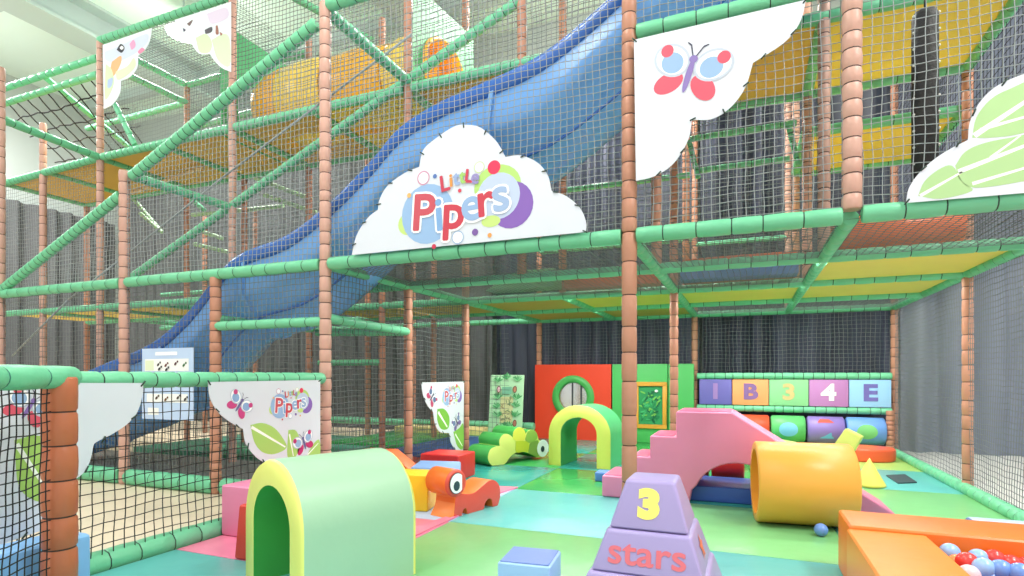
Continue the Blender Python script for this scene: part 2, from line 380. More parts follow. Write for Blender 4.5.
# ================================================================== slide tower and rear climbing frame
B = thing('climbing_frame', 'tall netted climbing frame with sloping green bars around the blue slide', 'climbing frame', (-6.19, 4.1, 0))
post(B, -6.22, 4.1, Z0, 3.36, m=BROWNF, seg=.13, r=.053); post(B, -4.86, 4.1, Z0, H1 - .03, seg=.11, r=.055)
beam(B, (-6.17, 4.1, H1), (-3.55, 4.1, H1), r=.056, seg=.2, ns=12); beam(B, (-9.3, 4.1, H1), (-6.27, 4.1, H1), r=.056, seg=.2)
D1 = ((-6.1, 4.1, 3.28), (-3.6, 4.1, 4.34)); D2 = ((-8.5, 4.1, 2.19), (-6.28, 4.1, 3.1)); D3 = ((-8.1, 5.46, 2.56), (-2.1, 5.46, 5.04))
beam(B, *D1, r=.056, seg=.09); beam(B, *D2, r=.056, seg=.09); beam(B, *D3, r=.052, seg=.12)
beam(B, (-6.2, 4.1, 3.32), (-6.2, 5.46, 3.33), r=.052); beam(B, (-3.5, 4.1, 4.44), (-3.5, 5.46, 4.44), r=.056, seg=.1)
beam(B, (-3.47, 4.1, 4.47), (-.82, 4.1, 4.5), r=.056, seg=.15)
net(B, FP, [(-9.0, H1), (-6.2, H1), (-6.2, 3.1), (-8.5, 2.19), (-9, 2.19)], .052, .0032, CORD, seed=2)
net(B, FP, [(-6.2, H1), (-3.5, H1), (-3.5, 4.4), (-6.2, 3.3)], .052, .0032, CORD, seed=3)
net(B, FP, rect(-6.2, -4.82, .1, H1), .055, .0032, CORDF, seed=4); net(B, FP, rect(-4.8, -3.5, .1, H1), .055, .0032, CORDF, seed=5); net(B, FP, rect(-9.3, -6.2, .1, H1), .055, .0032, CORDF, seed=6)
net(B, PV(5.46), [(-8.1, 2.2), (-3.5, 2.2), (-3.5, 4.4), (-8.1, 2.56)], .06, .003, CORDF, seed=1)
# front kerbs and matting below
beam(B, (-9.3, 4.1, .05), (-6.28, 4.1, .05), r=.085, seg=.2, name='kerb'); beam(B, (-6.15, 4.1, .05), (-4.86, 4.1, .05), r=.085, seg=.2, name='kerb'); beam(B, (-4.75, 4.1, .05), (-3.56, 4.1, .05), r=.085, seg=.2, name='kerb')
beam(B, (-6.9, 5.7, .12), (-3.7, 5.7, .12), r=.07, name='kerb'); beam(B, (-9.0, 9.5, .22), (-3.5, 9.6, .22), r=.07, name='kerb')
# posts of the rear rows
for u, v, z1 in [(-10.2, 5.46, 5.1), (-8.82, 5.46, 6.1), (-6.17, 5.46, 6.6), (-8.83, 6.88, 6.15), (-7.52, 6.88, 4.4), (-6.19, 6.88, 6.3), (-4.85, 6.88, 6.3), (-8.83, 8.35, 4.4), (-7.52, 8.35, 4.4), (-6.19, 8.35, 6), (-4.85, 8.35, 6), (-10.2, 8.35, 4.4), (-8.83, 9.85, 5), (-6.19, 9.85, 5), (-11.5, 6.88, 4.4), (-8.52, 4.1, 4.95)]:
    post(B, u, v, Z0, z1, seg=.16, ns=10, m=BROWNF if v < 6 else BROWN)
ZD = 4.36
for u0, u1 in ((-11.5, -8.87), (-8.77, -6.22), (-6.12, -3.55), (-3.45, -.8)): beam(B, (u0, 5.46, ZD - .08 * (u0 < -9)), (u1, 5.46, ZD), r=.055, seg=.12)
beam(B, (-11.5, 6.88, ZD), (-.8, 6.88, ZD), r=.05)
for u in (-11.5, -10.2, -8.82, -7.52, -6.19, -4.85, -3.5, -2.13): beam(B, (u, 5.46, ZD), (u, 6.88, ZD), r=.05)
beam(B, (-8.82, 5.46, ZD), (-8.6, 3.9, ZD), r=.055)
for a, b in ((-11.45, -8.9), (-8.77, -7.55), (-7.47, -6.24), (-6.14, -4.9), (-4.8, -3.55), (-3.45, -2.18), (-2.08, -.8)): board(B, (a, 5.5, ZD + .005), (b, 6.85, ZD + .03), OCHRE if a < -5 or a > -4 else YELLOWD)
for a in (-10.2, -8.82, -7.52): beam(B, (a, 5.46, H1), (a, 8.35, H1), r=.05)
for v in (5.46, 6.88, 8.35, 9.85): beam(B, (-11.5, v, H1), (-3.5, v, H1), r=.05)
for a, b in ((-11.4, -10.25), (-10.15, -8.87), (-8.77, -7.57)): board(B, (a, 5.5, H1), (b, 6.8, H1 + .025), YELLOWD)
for a, b in ((-6.14, -4.9), (-4.8, -3.55)): board(B, (a, 6.93, H1), (b, 8.3, H1 + .025), OCHRE)
for z in (3.25, 2.85): beam(B, (-11.5, 8.35, z), (-6.2, 8.35, z - .02), r=.04, name='rail')
# upper storey and its roof
for u0, u1, z in ((-11.5, -8.87, 5.85), (-11.5, -8.87, 5.6)): beam(B, (u0, 5.46, z), (u1, 5.46, z), r=.05)
beam(B, (-8.84, 5.46, 6.09), (-6.2, 5.46, 6.09), r=.055, seg=.12); beam(B, (-8.83, 5.46, 6.08), (-8.83, 6.88, 6.1), r=.05); beam(B, (-8.83, 5.46, 5.78), (-8.83, 6.88, 5.8), r=.05)
beam(B, (-8.83, 6.88, 6.1), (-6.2, 6.88, 6.1), r=.05); beam(B, (-8.83, 6.88, 5.35), (-6.2, 6.88, 5.4), r=.05); beam(B, (-11.5, 6.88, 5.8), (-8.83, 6.88, 5.8), r=.05)
beam(B, (-8.5, 5.46, 5.1), (-8.05, 5.46, 4.42), r=.04); beam(B, (-6.17, 5.46, 6.5), (-5.0, 6.88, 6.0), r=.05)
beam(B, (-10.2, 5.46, 5.85), (-10.2, 8.35, 4.5), r=.045); beam(B, (-11.5, 8.35, 5.3), (-6.2, 8.35, 5.3), r=.045)
for z in (4.9, 5.3): beam(B, (-6.1, 8.35, z), (-3.5, 8.35, z - .05), r=.045)
net(B, PV(5.46), rect(-8.8, -6.2, ZD, 6.05), .055, .003, CORD, seed=8); net(B, PV(6.88), rect(-8.8, -3.5, ZD, 6.05), .055, .0035, CORDF, seed=9)
net(B, PV(5.46), rect(-6.15, -3.5, ZD, 6.3), .055, .0035, CORDF, seed=10); net(B, PV(5.46), rect(-3.5, -.77, 3.6, 6.3), .055, .0035, CORDF, seed=12)
net(B, PV(8.35), rect(-11.5, -3.5, ZD, 5.8), .065, .0035, CORDF, seed=11); net(B, PH(6.08), rect(-8.8, -6.2, 5.46, 6.88), .06, .003, CORDF)
net(B, PV(6.88), rect(-11.5, -3.5, H1, ZD), .07, .003, CORDF, seed=13); net(B, PV(8.4), rect(-11.5, -3.5, 0, ZD), .075, .003, CORDF, seed=14); net(B, PV(5.5), rect(-11.5, -8.8, H1, ZD), .06, .003, CORD, seed=15)
net(B, PV(6.9), rect(-11.5, -3.5, .1, H1), .07, .003, CORDF, seed=16)
SL = Plane((0, 5.46, 5.6), (1, 0, 0), (0, .78, -.62)); net(B, SL, rect(-11.4, -8.85, 0, 1.9), .26, .012, CORDB, sag=.02, wa=3, name='climbing_net')
# step bars between the storeys
for q in (((140, 213), (156, 231)), ((203, 232), (217, 237)), ((194, 244), (228, 252)), ((192, 215), (278, 204)), ((255, 178), (306, 197)), ((264, 195), (312, 211)), ((130, 195), (155, 230))):
    a, b = P6.px(*q[0]), P6.px(*q[1]); beam(B, (a[0], 6.88, a[1]), (b[0], 7.0, b[1]), r=.035, seg=.12, name='step_bar', m=vinyl('pale green sleeve', (176, 214, 170)))
beam(B, (-9.6, 6.4, 4.2), (-7.6, 6.2, 4.3), r=.03, name='step_bar', m=vinyl('tan sleeve', (206, 176, 128)))
def rope(par, pts, r, m, name):
    mb = MB(); pts = [Vector(p) for p in pts]
    for i in range(len(pts) - 1): mb.cyl(pts[i], pts[i + 1], r, 8)
    return mb.build(name, m, par)
P53 = PV(5.0)
rope(B, [P53.p(*P53.px(x, y)) for x, y in ((12, 356), (68, 300), (125, 256), (222, 178), (318, 105), (412, 34))], .012, CORD, 'edge_rope')
# ================================================================== low fence of the toddler area
Fn = thing('low_fence', 'low netted fence with a green rail at the left of the toddler mats', 'fence', (-3.5, 2.6, 0))
beam(Fn, (-3.5, 1.2, 1.115), (-3.5, 4.06, 1.115), r=.052, seg=.16, name='rail'); post(Fn, -3.5, 1.25, Z0, 1.08)
net(Fn, LW, rect(1.25, 4.06, .08, 1.1), .062, .0035, CORDB, seed=2.2)
NF = thing('gate_fence', 'near netted fence with a fat brown post at the left edge', 'fence', (-3.06, 1.717, 0))
nx, ny = -3.065, 1.71; dx, dy = .518, -.855
mb = MB(); padded(mb, (nx, ny, Z0), (nx, ny, 1.14), 0.073, .165, 20, jitter=.06); mb.build('post', [vinyl('brown foam post cover', (182, 104, 72), rough=.3, bump=.4, bscale=8, vary=.1), TIEB], NF)
mb = MB(); padded(mb, (nx - dx * .1, ny - dy * .1, 1.135), (nx + dx * 1.7, ny + dy * 1.7, 1.135), .055, .24, 16); mb.build('rail', [GREEN, mat('teal tie', (40, 110, 100), .5)], NF)
post(NF, nx + dx * 1.7, ny + dy * 1.7, Z0, 1.14, r=.08)
NP = Plane((nx, ny, 0), (dx, dy, 0), (0, 0, 1)); net(NF, NP, rect(0, 1.7, .02, 1.1), .045, .0035, CORDB, seed=3, wa=1.6)
# ================================================================== floor mats (checkerboard of padded vinyl)
TEAL = vinyl('teal vinyl mat', (98, 184, 180), rough=.3, bump=.5, bscale=2.6, vary=.06); LGRN = vinyl('light green vinyl mat', (122, 188, 124), rough=.3, bump=.5, bscale=2.6, vary=.06)
PINKM = vinyl('pink vinyl mat', (232, 128, 160), rough=.3, bump=.2, bscale=4); BLUM = vinyl('pale blue vinyl mat', (176, 198, 226), rough=.3, bump=.2, bscale=4)
DGRN = vinyl('deep green vinyl mat', (62, 160, 84), rough=.22, bump=.5, bscale=2.6, vary=.1); DTEAL = vinyl('deep teal vinyl mat', (52, 152, 142), rough=.22, bump=.5, bscale=2.6, vary=.08); YGRN = vinyl('yellow green vinyl mat', (170, 204, 110), rough=.3, bump=.2, bscale=4)
MU = [-3.47, -2.14, -.77, .62, 1.96]; MV = [.95, 2.62, 3.93, 5.31, 6.69, 8.07, 9.8]
cols = {(0, 0): (TEAL, 'teal'), (0, 1): (PINKM, 'pink'), (0, 2): (BLUM, 'pale blue'), (0, 3): (DTEAL, 'teal'), (0, 4): (DGRN, 'green'), (0, 5): (DTEAL, 'teal')}
where = {(0, 0): 'teal floor mat inside the net kerb at the lower left', (0, 1): 'pink floor mat under the red and pink foam blocks', (0, 2): 'pale blue floor mat under the yellow and blue foam blocks', (0, 3): 'teal floor mat behind the red foam block', (0, 4): 'deep green floor mat under the tail of the green caterpillar', (0, 5): 'teal floor mat at the foot of the jungle board',
 (1, 0): 'teal floor mat in the nearest row, under the front of the pale blue cube', (1, 1): 'light green floor mat behind the pale blue cube', (1, 2): 'pale teal floor mat beside the orange caterpillar', (1, 3): 'deep green floor mat in front of the green arch', (1, 4): 'deep teal floor mat under the green arch', (1, 5): 'deep green floor mat before the red porthole panel',
 (2, 0): 'light green floor mat nearest the camera below the pyramid', (2, 1): 'pale teal floor mat between pyramid and ball pit', (2, 2): 'light green floor mat under the yellow barrel and pink steps', (2, 3): 'teal floor mat hidden behind the pink steps', (2, 4): 'green floor mat before the jungle picture panel', (2, 5): 'teal floor mat below the first letter panels',
 (3, 0): 'teal floor mat in front of the ball pit', (3, 1): 'light green floor mat under the ball pit', (3, 2): 'teal floor mat behind the ball pit', (3, 3): 'light green floor mat at the foot of the pink ramp', (3, 4): 'teal floor mat with a dark square behind the yellow cone', (3, 5): 'yellow green floor mat under the red cushion'}
for i in range(4):
    for j in range(6):
        m = cols.get((i, j), (None,))[0]
        if m is None: m = (LGRN if j < 3 or i == 3 else DGRN) if (i + j) % 2 == 0 else (TEAL if j < 3 or i == 3 else DTEAL)
        if (i, j) == (3, 5): m = YGRN
        mb = MB(); mb.box((MU[i] + .002, MV[j] + .002, -.03), (MU[i + 1] - .002, MV[j + 1] - .002, 0))
        tag(mb.build('floor_mat', m, None, .008, 2), where[(i, j)], 'mat', 'padded mats of the toddler area')
def flat_mat(name, pts, z, m, label, h=.012):
    mb = MB(); mb.prism(PH(z), pts, 0, h); return tag(mb.build(name, m), label, 'mat')
flat_mat('dark_mat', [on_floor(*p) for p in ((886, 476), (905, 475), (917, 483), (898, 484))], 0, vinyl('charcoal mat', (62, 78, 82)), 'small charcoal square on the teal mat beside the yellow cone')
flat_mat('pink_mat', [on_floor(*p) for p in ((405, 540), (418, 535.5), (462, 515), (455, 515), (405, 531))], 0, PINKM, 'thin pink mat strip in front of the orange caterpillar')
flat_mat('pink_mat', [on_floor(*p) for p in ((490, 497), (498, 487), (518, 488))], 0, PINKM, 'pink triangle of mat behind the orange caterpillar')
# mats left of the toddler area
for u0, u1, v0, v1, z, m, lab in ((-6.1, -3.65, 7.2, 9.4, .1, DGRN, 'deep green mat behind the netting left of the jungle board'), (-5.2, -3.62, 5.8, 7.1, .06, vinyl('brick red mat', (176, 70, 52)), 'brick red mat behind the net beside the brown post'),
  (-4.55, -3.65, 6.5, 8.6, .12, vinyl('blue mat', (58, 96, 160)), 'blue mat behind the small leaf banner'), (-8.9, -4.9, 4.25, 5.6, .02, vinyl('grey rubber mat', (118, 116, 114)), 'grey mat under the blue slide'), (-8.6, -5.3, 5.8, 8.3, .06, vinyl('dull teal mat', (70, 140, 116)), 'dull green mat behind the foot of the slide'), (-6, -3.6, 8.9, 9.45, .2, vinyl('cream pad', (226, 206, 140)), 'cream pad along the far green kerb')):
    mb = MB(); mb.box((u0, v0, -.03), (u1, v1, z)); tag(mb.build('floor_mat', m, None, .012, 2), lab, 'mat')
# ================================================================== blue wave slide
BLUE = vinyl('blue moulded plastic', (116, 170, 232), rough=.2, spec=.5, bump=.04, bscale=3, vary=.03)
rimpts = [(.9, 5.05), (.3, 4.78), (-.3, 4.43), (-.98, 3.95), (-1.5, 3.66), (-2.03, 3.53), (-2.41, 3.45), (-2.81, 3.30), (-3.13, 3.04), (-3.58, 2.73), (-4.1, 2.47), (-4.8, 2.30), (-5.42, 1.80), (-6.0, 1.47), (-6.83, 1.24), (-7.7, 1.0), (-8.3, .85)]
path = spl(rimpts, 4)
S = thing('slide', 'long blue wave slide sloping down behind the front net', 'slide', (-3.5, 4.8, 0))
def sect(w, d, n=7):
    """outer trough section: (across, down) from near rim round the bottom to the far rim"""
    o = [(0, 0), (-.005, -.14), (-.01, -.28), (-.005, -.38), (.015, -.415), (.05, -.445), (.12, -.52), (.2, -.6), (.215, -.61), (.3, -.68), (.4, d * -.96), (.5, -d)]
    return o
half = sect(1.05, .8); W = 1.05
out_s = half + [(W - a, b) for a, b in half[::-1]]
in_s = [(a + (.035 if a < W / 2 else -.035), b + (.035 if b < -.34 else 0)) for a, b in out_s]
V0 = 4.26
def ring(u, z, tilt, s): return [Vector((u + b * tilt * .25, V0 + a, z + b * (1 + max(0, min(1, (-6 - u) / 1.2)) * .06))) for a, b in s]
rings_ = []
for k, (u, z) in enumerate(path):
    q = path[min(k + 1, len(path) - 1)]; p = path[max(k - 1, 0)]; tl = (q[1] - p[1]) / (q[0] - p[0] - 1e-6)
    rings_.append(ring(u, z, tl, out_s + in_s[::-1]))
mb = MB(); mb.rings(rings_, 0, True, True); body = mb.build('trough', BLUE, S)
# rolled rims
mb = MB()
BL2 = vinyl('deep blue rim', (58, 108, 190), rough=.25, spec=.5)
for a in (-.005, W + .005):
    rr = []
    for u, z in path: rr.append([Vector((u, V0 + a + .035 * math.cos(t), z - .045 + .07 * math.sin(t))) for t in [2 * math.pi * k / 10 for k in range(10)]])
    mb.rings(rr, 0)
mb.build('rim', BL2, S)
def at_u(u): return min(range(len(path)), key=lambda k: abs(path[k][0] - u))
for u in (-1.87, -4.55, .1, -5.9, -7.3):
    k = at_u(u); (u0, z0), (u1, z1) = path[k], path[k + 1]; mb = MB()
    g = [(a + (-.03 if a < W / 2 else .03), b - .03 * (b < -.3)) for a, b in out_s]
    mb.rings([ring(u0 - .02, z0, .5, g), ring(u0 + .02, z0 + .008, .5, g)], 0, False, False)
    mb.rings([ring(u0 + .02, z0 + .008, .5, g), ring(u0 + .02, z0 + .008, .5, out_s)], 0, False, False); mb.rings([ring(u0 - .02, z0, .5, out_s), ring(u0 - .02, z0, .5, g)], 0, False, False)
    mb.build('joint_flange', vinyl('pale blue flange', (120, 168, 224), rough=.3), S)
for u in ():
    k = at_u(u); (u0, z0) = path[k]; mb = MB(); mb.cyl((u0, 4.8, -.03), (u0, 4.8, z0 - .6), .03, 10); mb.build('support_post', mat('dark steel', (70, 74, 80), .4, .4), S)
# ridge moulded along the belly
mb = MB(); mb.rings([[Vector((u + .02, V0 + .205 + .012 * math.cos(t), z - .61 + .012 * math.sin(t))) for t in [2 * math.pi * k / 6 for k in range(6)]] for u, z in path], 0); mb.build('ridge', BL2, S)
# ================================================================== orange crawl tube with its green end boards
ORG = vinyl('orange yellow plastic', (246, 180, 46), rough=.3, spec=.4, bump=.03); YEL = vinyl('bright yellow plastic', (250, 212, 92), rough=.3, spec=.4, bump=.03)
TB = thing('crawl_tube', 'orange and yellow plastic crawl tube on the upper storey', 'play tube', (-5, 6.2, ZD))
segs = [(-6.45, .42, ORG), (-5.95, .47, ORG), (-5.2, .5, YEL), (-4.75, .46, ORG), (-3.95, .46, ORG)]
cz = ZD + .5
def tubeseg(u0, u1, r0, r1, m):
    mb = MB(); n = 28; rs = []
    L = u1 - u0
    for t, r in ((0, r0 - .02), (.02, r0), (L * .5, (r0 + r1) / 2 + .03), (L - .02, r1), (L, r1 - .02), (L - .01, r1 - .05), (.01, r0 - .05)):
        rs.append([Vector((u0 + t, 6.2 + r * math.cos(q), cz + r * math.sin(q))) for q in [2 * math.pi * k / n for k in range(n)]])
    mb.rings(rs + [rs[0]], 0, True, False); mb.build('tube_segment', m, TB)
tubeseg(-6.25, -5.75, .4, .52, ORG); tubeseg(-5.75, -5.0, .52, .52, YEL); tubeseg(-5.0, -4.1, .5, .48, ORG); tubeseg(-4.1, -3.7, .46, .5, YEL)
def ring_board(pl, w0, w1, h0, h1, c, r, thick, name, m, par):
    """board with a round hole"""
    mb = MB(); n = 32; hole = [(c[0] + r * math.cos(2 * math.pi * k / n), c[1] + r * math.sin(2 * math.pi * k / n)) for k in range(n)]
    def edge(k):
        t = 2 * math.pi * k / n; x, y = math.cos(t), math.sin(t)
        s = min(((w1 - c[0]) / x if x > 1e-9 else (w0 - c[0]) / x if x < -1e-9 else 9e9), ((h1 - c[1]) / y if y > 1e-9 else (h0 - c[1]) / y if y < -1e-9 else 9e9))
        return (c[0] + s * x, c[1] + s * y)
    out = [edge(k) for k in range(n)]
    # snap the nearest points to the corners
    for cx, cyy in ((w0, h0), (w1, h0), (w1, h1), (w0, h1)):
        k = min(range(n), key=lambda k: (out[k][0] - cx) ** 2 + (out[k][1] - cyy) ** 2); out[k] = (cx, cyy)
    mb.rings([[pl.p(a, b, thick) for a, b in out], [pl.p(a, b, thick) for a, b in hole], [pl.p(a, b, 0) for a, b in hole], [pl.p(a, b, 0) for a, b in out], [pl.p(a, b, thick) for a, b in out]], 0, True, False, False)
    return mb.build(name, m, par)
GRB = vinyl('green board', (70, 170, 106), rough=.5)
EB = thing('tube_end_board', 'green square board behind the left end of the orange tube', 'board', (-6.7, 6.2, ZD))
ring_board(PU(-6.5), 5.55, 6.85, ZD, ZD + 1.5, (6.2, cz), .4, .04, 'board', GRB, EB)
EB = thing('tube_end_board', 'green board with a yellow ringed opening at the right end of the orange tube', 'board', (-3.2, 6.2, ZD))
ring_board(Plane((-3.57, 5.655, 0), (.13, .99, 0), (0, 0, 1)), -.1, 1.2, ZD + .0, ZD + 1.3, (.55, cz), .42, .05, 'board', GRB, EB)
mb = MB(); EP = Plane((-3.57, 5.655, 0), (.13, .99, 0), (0, 0, 1)); n = 28
mb.rings([[EP.p(.55 + r * math.cos(t), cz + r * math.sin(t), h) for t in [2 * math.pi * k / n for k in range(n)]] for r, h in ((.43, .06), (.4, .1), (.37, .06), (.36, -.35), (.42, -.35), (.43, .06))], 0, True, False); mb.build('collar', ORG, EB)
mb = MB(); disc(mb, EP, ell(.55, cz, .37, .37), -.2); mb.build('flap', vinyl('yellow flap', (244, 186, 60)), EB)
# ================================================================== prints
RED_, BLU_, PUR_, GRN_, LBL_, PNK_, DRK_ = (220, 92, 112), (150, 178, 214), (138, 108, 176), (164, 204, 110), (176, 196, 218), (226, 120, 148), (70, 66, 86)
def shapes(name, par, pl, items, h0=.004, dh=.0003):
    """coloured flat prints laid one over the other on a sheet; items: (polygon, rgb)"""
    mb = MB(); ms = []; h = h0
    for poly, rgb in items:
        m = prnt(rgb)
        if m not in ms: ms.append(m)
        disc(mb, pl, poly, h, ms.index(m)); h += dh
    return mb.build(name, ms, par)
def butterfly(par, pl, cx, cy, s, rot=0, cols=(RED_, BLU_, PUR_)):
    c, sn = math.cos(R(rot)), math.sin(R(rot))
    def T(poly): return [(cx + s * (c * x - sn * y), cy + s * (sn * x + c * y)) for x, y in poly]
    it = []
    for k in (-1, 1):
        it.append((T(ell(.42 * k, -.42, .36, .24, -38 * k)), cols[0]))
        it.append((T(ell(.5 * k, .12, .46, .38, 24 * k)), (190, 198, 212))); it.append((T(ell(.5 * k, .12, .4, .32, 24 * k)), (250, 250, 252)))
        it.append((T(ell(.47 * k, .06, .27, .25, 24 * k)), cols[1])); it.append((T(ell(.68 * k, .32, .15, .15)), cols[0]))
        it.append((T([(.03 * k, .22), (.16 * k, .5), (.26 * k, .56), (.24 * k, .58), (.14 * k, .53), (.01 * k, .24)]), DRK_))
    it.append((T(ell(0, -.18, .075, .42)), cols[2])); it.append((T(ell(0, .2, .1, .09)), cols[2]))
    return shapes('butterfly_print', par, pl, it)
def leaf(par, pl, pts, vein, rgb=(168, 206, 108), veins=()):
    it = [(pts, rgb)]
    def strip(a, b, w):
        d = Vector((b[0] - a[0], b[1] - a[1])); n = Vector((-d.y, d.x)).normalized() * w
        return [(a[0] + n.x, a[1] + n.y), (a[0] - n.x, a[1] - n.y), (b[0] - n.x * .5, b[1] - n.y * .5), (b[0] + n.x * .5, b[1] + n.y * .5)]
    for a, b, w in [vein] + list(veins): it.append((strip(a, b, w), (244, 248, 238)))
    return shapes('leaf_print', par, pl, it)
def logo(par, pl, cx, cy, s, rot=0):
    """round coloured discs behind two rows of playful lettering; s = width of the lower word"""
    c, sn = math.cos(R(rot)), math.sin(R(rot))
    def L(x, y): return (cx + s * (c * x - sn * y), cy + s * (sn * x + c * y))
    def E_(x, y, r, rgb, r2=None): return ([L(x + r * math.cos(t), y + (r2 or r) * math.sin(t)) for t in [2 * math.pi * k / 24 for k in range(24)]], rgb)
    it = [E_(-.57, -.1, .1, (196, 220, 130)), E_(-.36, -.03, .27, (150, 182, 220)), E_(.33, .13, .22, (178, 214, 120), .19), E_(.46, -.04, .2, (136, 100, 180)), E_(.34, .05, .2, (190, 202, 226)), E_(.27, -.16, .09, (196, 220, 130), .05),
          E_(.3, .3, .06, (226, 60, 92)), E_(-.4, .3, .065, (206, 150, 176)), E_(-.4, .3, .052, (240, 242, 248)), E_(.16, .32, .05, (196, 214, 150)), E_(.16, .32, .042, (244, 246, 248)), E_(-.05, -.27, .06, (160, 184, 216)), E_(-.05, -.27, .05, (244, 246, 250)),
          E_(.12, -.24, .03, (124, 92, 160)), E_(-.29, -.33, .022, (200, 60, 84)), E_(.26, -.28, .02, (230, 160, 90)), E_(-.28, .3, .02, (90, 120, 180)), E_(-.55, .16, .022, (240, 180, 110)), E_(-.03, .14, .018, (210, 70, 90))]
    f = .3 * min(1, s); shapes('logo_discs', par, pl, it, .004, .0008 * f); hb = .004 + .0165 * f
    word = [('P', -.4, -.03, .46, (200, 86, 98), -4), ('i', -.235, -.06, .42, (130, 168, 214), 4), ('p', -.09, -.05, .44, (200, 70, 84), -3), ('e', .085, .0, .42, (150, 178, 216), 4), ('r', .215, .02, .42, (200, 70, 84), 4), ('s', .36, .05, .42, (158, 180, 214), 8)]
    mb = MB()
    for i, (ch, x, y, z, rgb, ro) in enumerate(word): p = L(x, y); halo(mb, pl, ch, p[0], p[1], z * s, hb + i * .0013 * f, .03 * s, 0, rot + ro, 1.05)
    mb.build('word_outline', prnt((250, 250, 252)), par)
    mb = MB(); ms = []
    for i, (ch, x, y, z, rgb, ro) in enumerate(word):
        m = prnt(rgb)
        if m not in ms: ms.append(m)
        p = L(x, y); halo(mb, pl, ch, p[0], p[1], z * s, hb + .0095 * f + i * .0011 * f, .01 * s, ms.index(m), rot + ro, 1.05, 8)
    mb.build('word_print', ms, par)
    mb = MB(); ms = []
    for ch, x, y, z, rgb, ro in [('L', -.18, .215, .2, (200, 70, 90), 8), ('i', -.115, .235, .16, (230, 150, 80), 4), ('t', -.06, .25, .18, (150, 170, 210), 0), ('t', .0, .255, .17, (160, 200, 110), 0), ('L', .06, .25, .16, (200, 70, 90), -8), ('e', .125, .235, .17, (150, 140, 190), -12)]:
        m = prnt(rgb)
        if m not in ms: ms.append(m)
        p = L(x, y); halo(mb, pl, ch, p[0], p[1], z * s, hb + .012 * f, .006 * s, ms.index(m), rot + ro, 1.0, 6)
    mb.build('small_word_print', ms, par)
def banner(label, pl, poly, loc, m=None, th=.006):
    t = thing('banner', label, 'banner', loc, 'printed vinyl banners')
    mb = MB(); mb.prism(pl, poly, -th / 2, th / 2); mb.build('sheet', m or WHITE, t)
    n = len(poly); acc = 0
    for i in range(n):
        a, b = Vector(poly[i]), Vector(poly[(i + 1) % n]); acc += (b - a).length
        if acc > .2 and m is None:
            acc = 0; p = pl.p(b.x, b.y, 0); d = (Vector((sum(q[0] for q in poly) / n, sum(q[1] for q in poly) / n)) - b).normalized()
            bb = MB(); bb.cyl(pl.p(b.x + d.x * .026, b.y + d.y * .026, .004), pl.p(b.x - d.x * .014, b.y - d.y * .014, .01), .005, 6); bb.build('cable_tie', TIE, t)
    return t
NB = PV(4.03)
# cloud banner with the logo
cl = outline([NB.pxs(q) for q in ([(586, 232), (586, 222), (580, 208), (566, 196), (551.6, 191)], [(551.6, 191), (548, 176), (538, 163), (521, 155.6), (505.5, 157)], [(505.5, 157), (496, 141), (481, 128), (468, 125), (454.6, 126.5), (434, 140), (423, 151), (419.5, 167)], [(419.5, 167), (405, 173), (388, 185.6), (380, 199), (378, 210)], [(378, 210), (368, 218), (357, 235), (352, 255)], [(352, 255), (586, 232)])])
b = banner('large white cloud banner with a round colourful logo on the front net', NB, cl, (-2.1, 4.03, H1)); c = NB.px(462, 209); e = NB.px(528, 209); logo(b, NB, c[0] + .01, c[1] + .02, (NB.px(532, 208)[0] - NB.px(400, 208)[0]) * .77, 0)
# butterfly banner at the upper middle
cl = outline([NB.pxs(q) for q in ([(634, 40), (806, 0)], [(806, 0), (800, 22), (785, 42), (753, 63)], [(753, 63), (745, 88), (730, 108), (712, 119), (692, 120)], [(692, 120), (688, 140), (674, 163), (655, 176), (636, 181)], [(636, 181), (634, 40)])])
b = banner('white scalloped banner with one big butterfly beside the middle post', NB, cl, (-.5, 4.03, H1)); c = NB.px(691, 68); butterfly(b, NB, c[0], c[1], (NB.px(729, 70)[0] - NB.px(653, 70)[0]) / 1.75, -18, ((226, 92, 110), (150, 180, 214), (140, 120, 180)))
# leaf banner at the right edge
cl = outline([NB.pxs(q) for q in ([(906, 203), (909, 188), (920, 172), (936, 158), (952, 148), (968, 140)], [(968, 140), (970, 122), (980, 102), (997, 86), (1024, 74), (1060, 62)], [(1060, 62), (1060, 190)], [(1060, 190), (906, 203)])])
b = banner('white cloud banner with big pale green wings at the right edge', NB, cl, (1.3, 4.03, H1)); PG = (172, 206, 146)
for pts, vn, vs in (([(972, 138), (976, 118), (990, 100), (1010, 89), (1050, 76), (1056, 120), (1020, 134), (990, 138)], ((974, 136), (1052, 84), .016), [((980, 130), (1050, 110), .01)]), ([(955, 166), (965, 152), (985, 143), (1020, 136), (1056, 128), (1056, 172), (1020, 182), (975, 188), (960, 180)], ((958, 172), (1050, 136), .014), [((972, 184), (1052, 160), .01), ((990, 158), (1020, 136), .008)]), ([(918, 196), (924, 182), (938, 170), (952, 166), (962, 182), (972, 191), (940, 199)], ((920, 196), (962, 172), .01), [])):
    leaf(b, NB, spl(NB.pxs(pts + pts[:1]), 4)[:-1], (NB.px(*vn[0]), NB.px(*vn[1]), vn[2]), PG, [(NB.px(*a), NB.px(*e_), w_) for a, e_, w_ in vs])
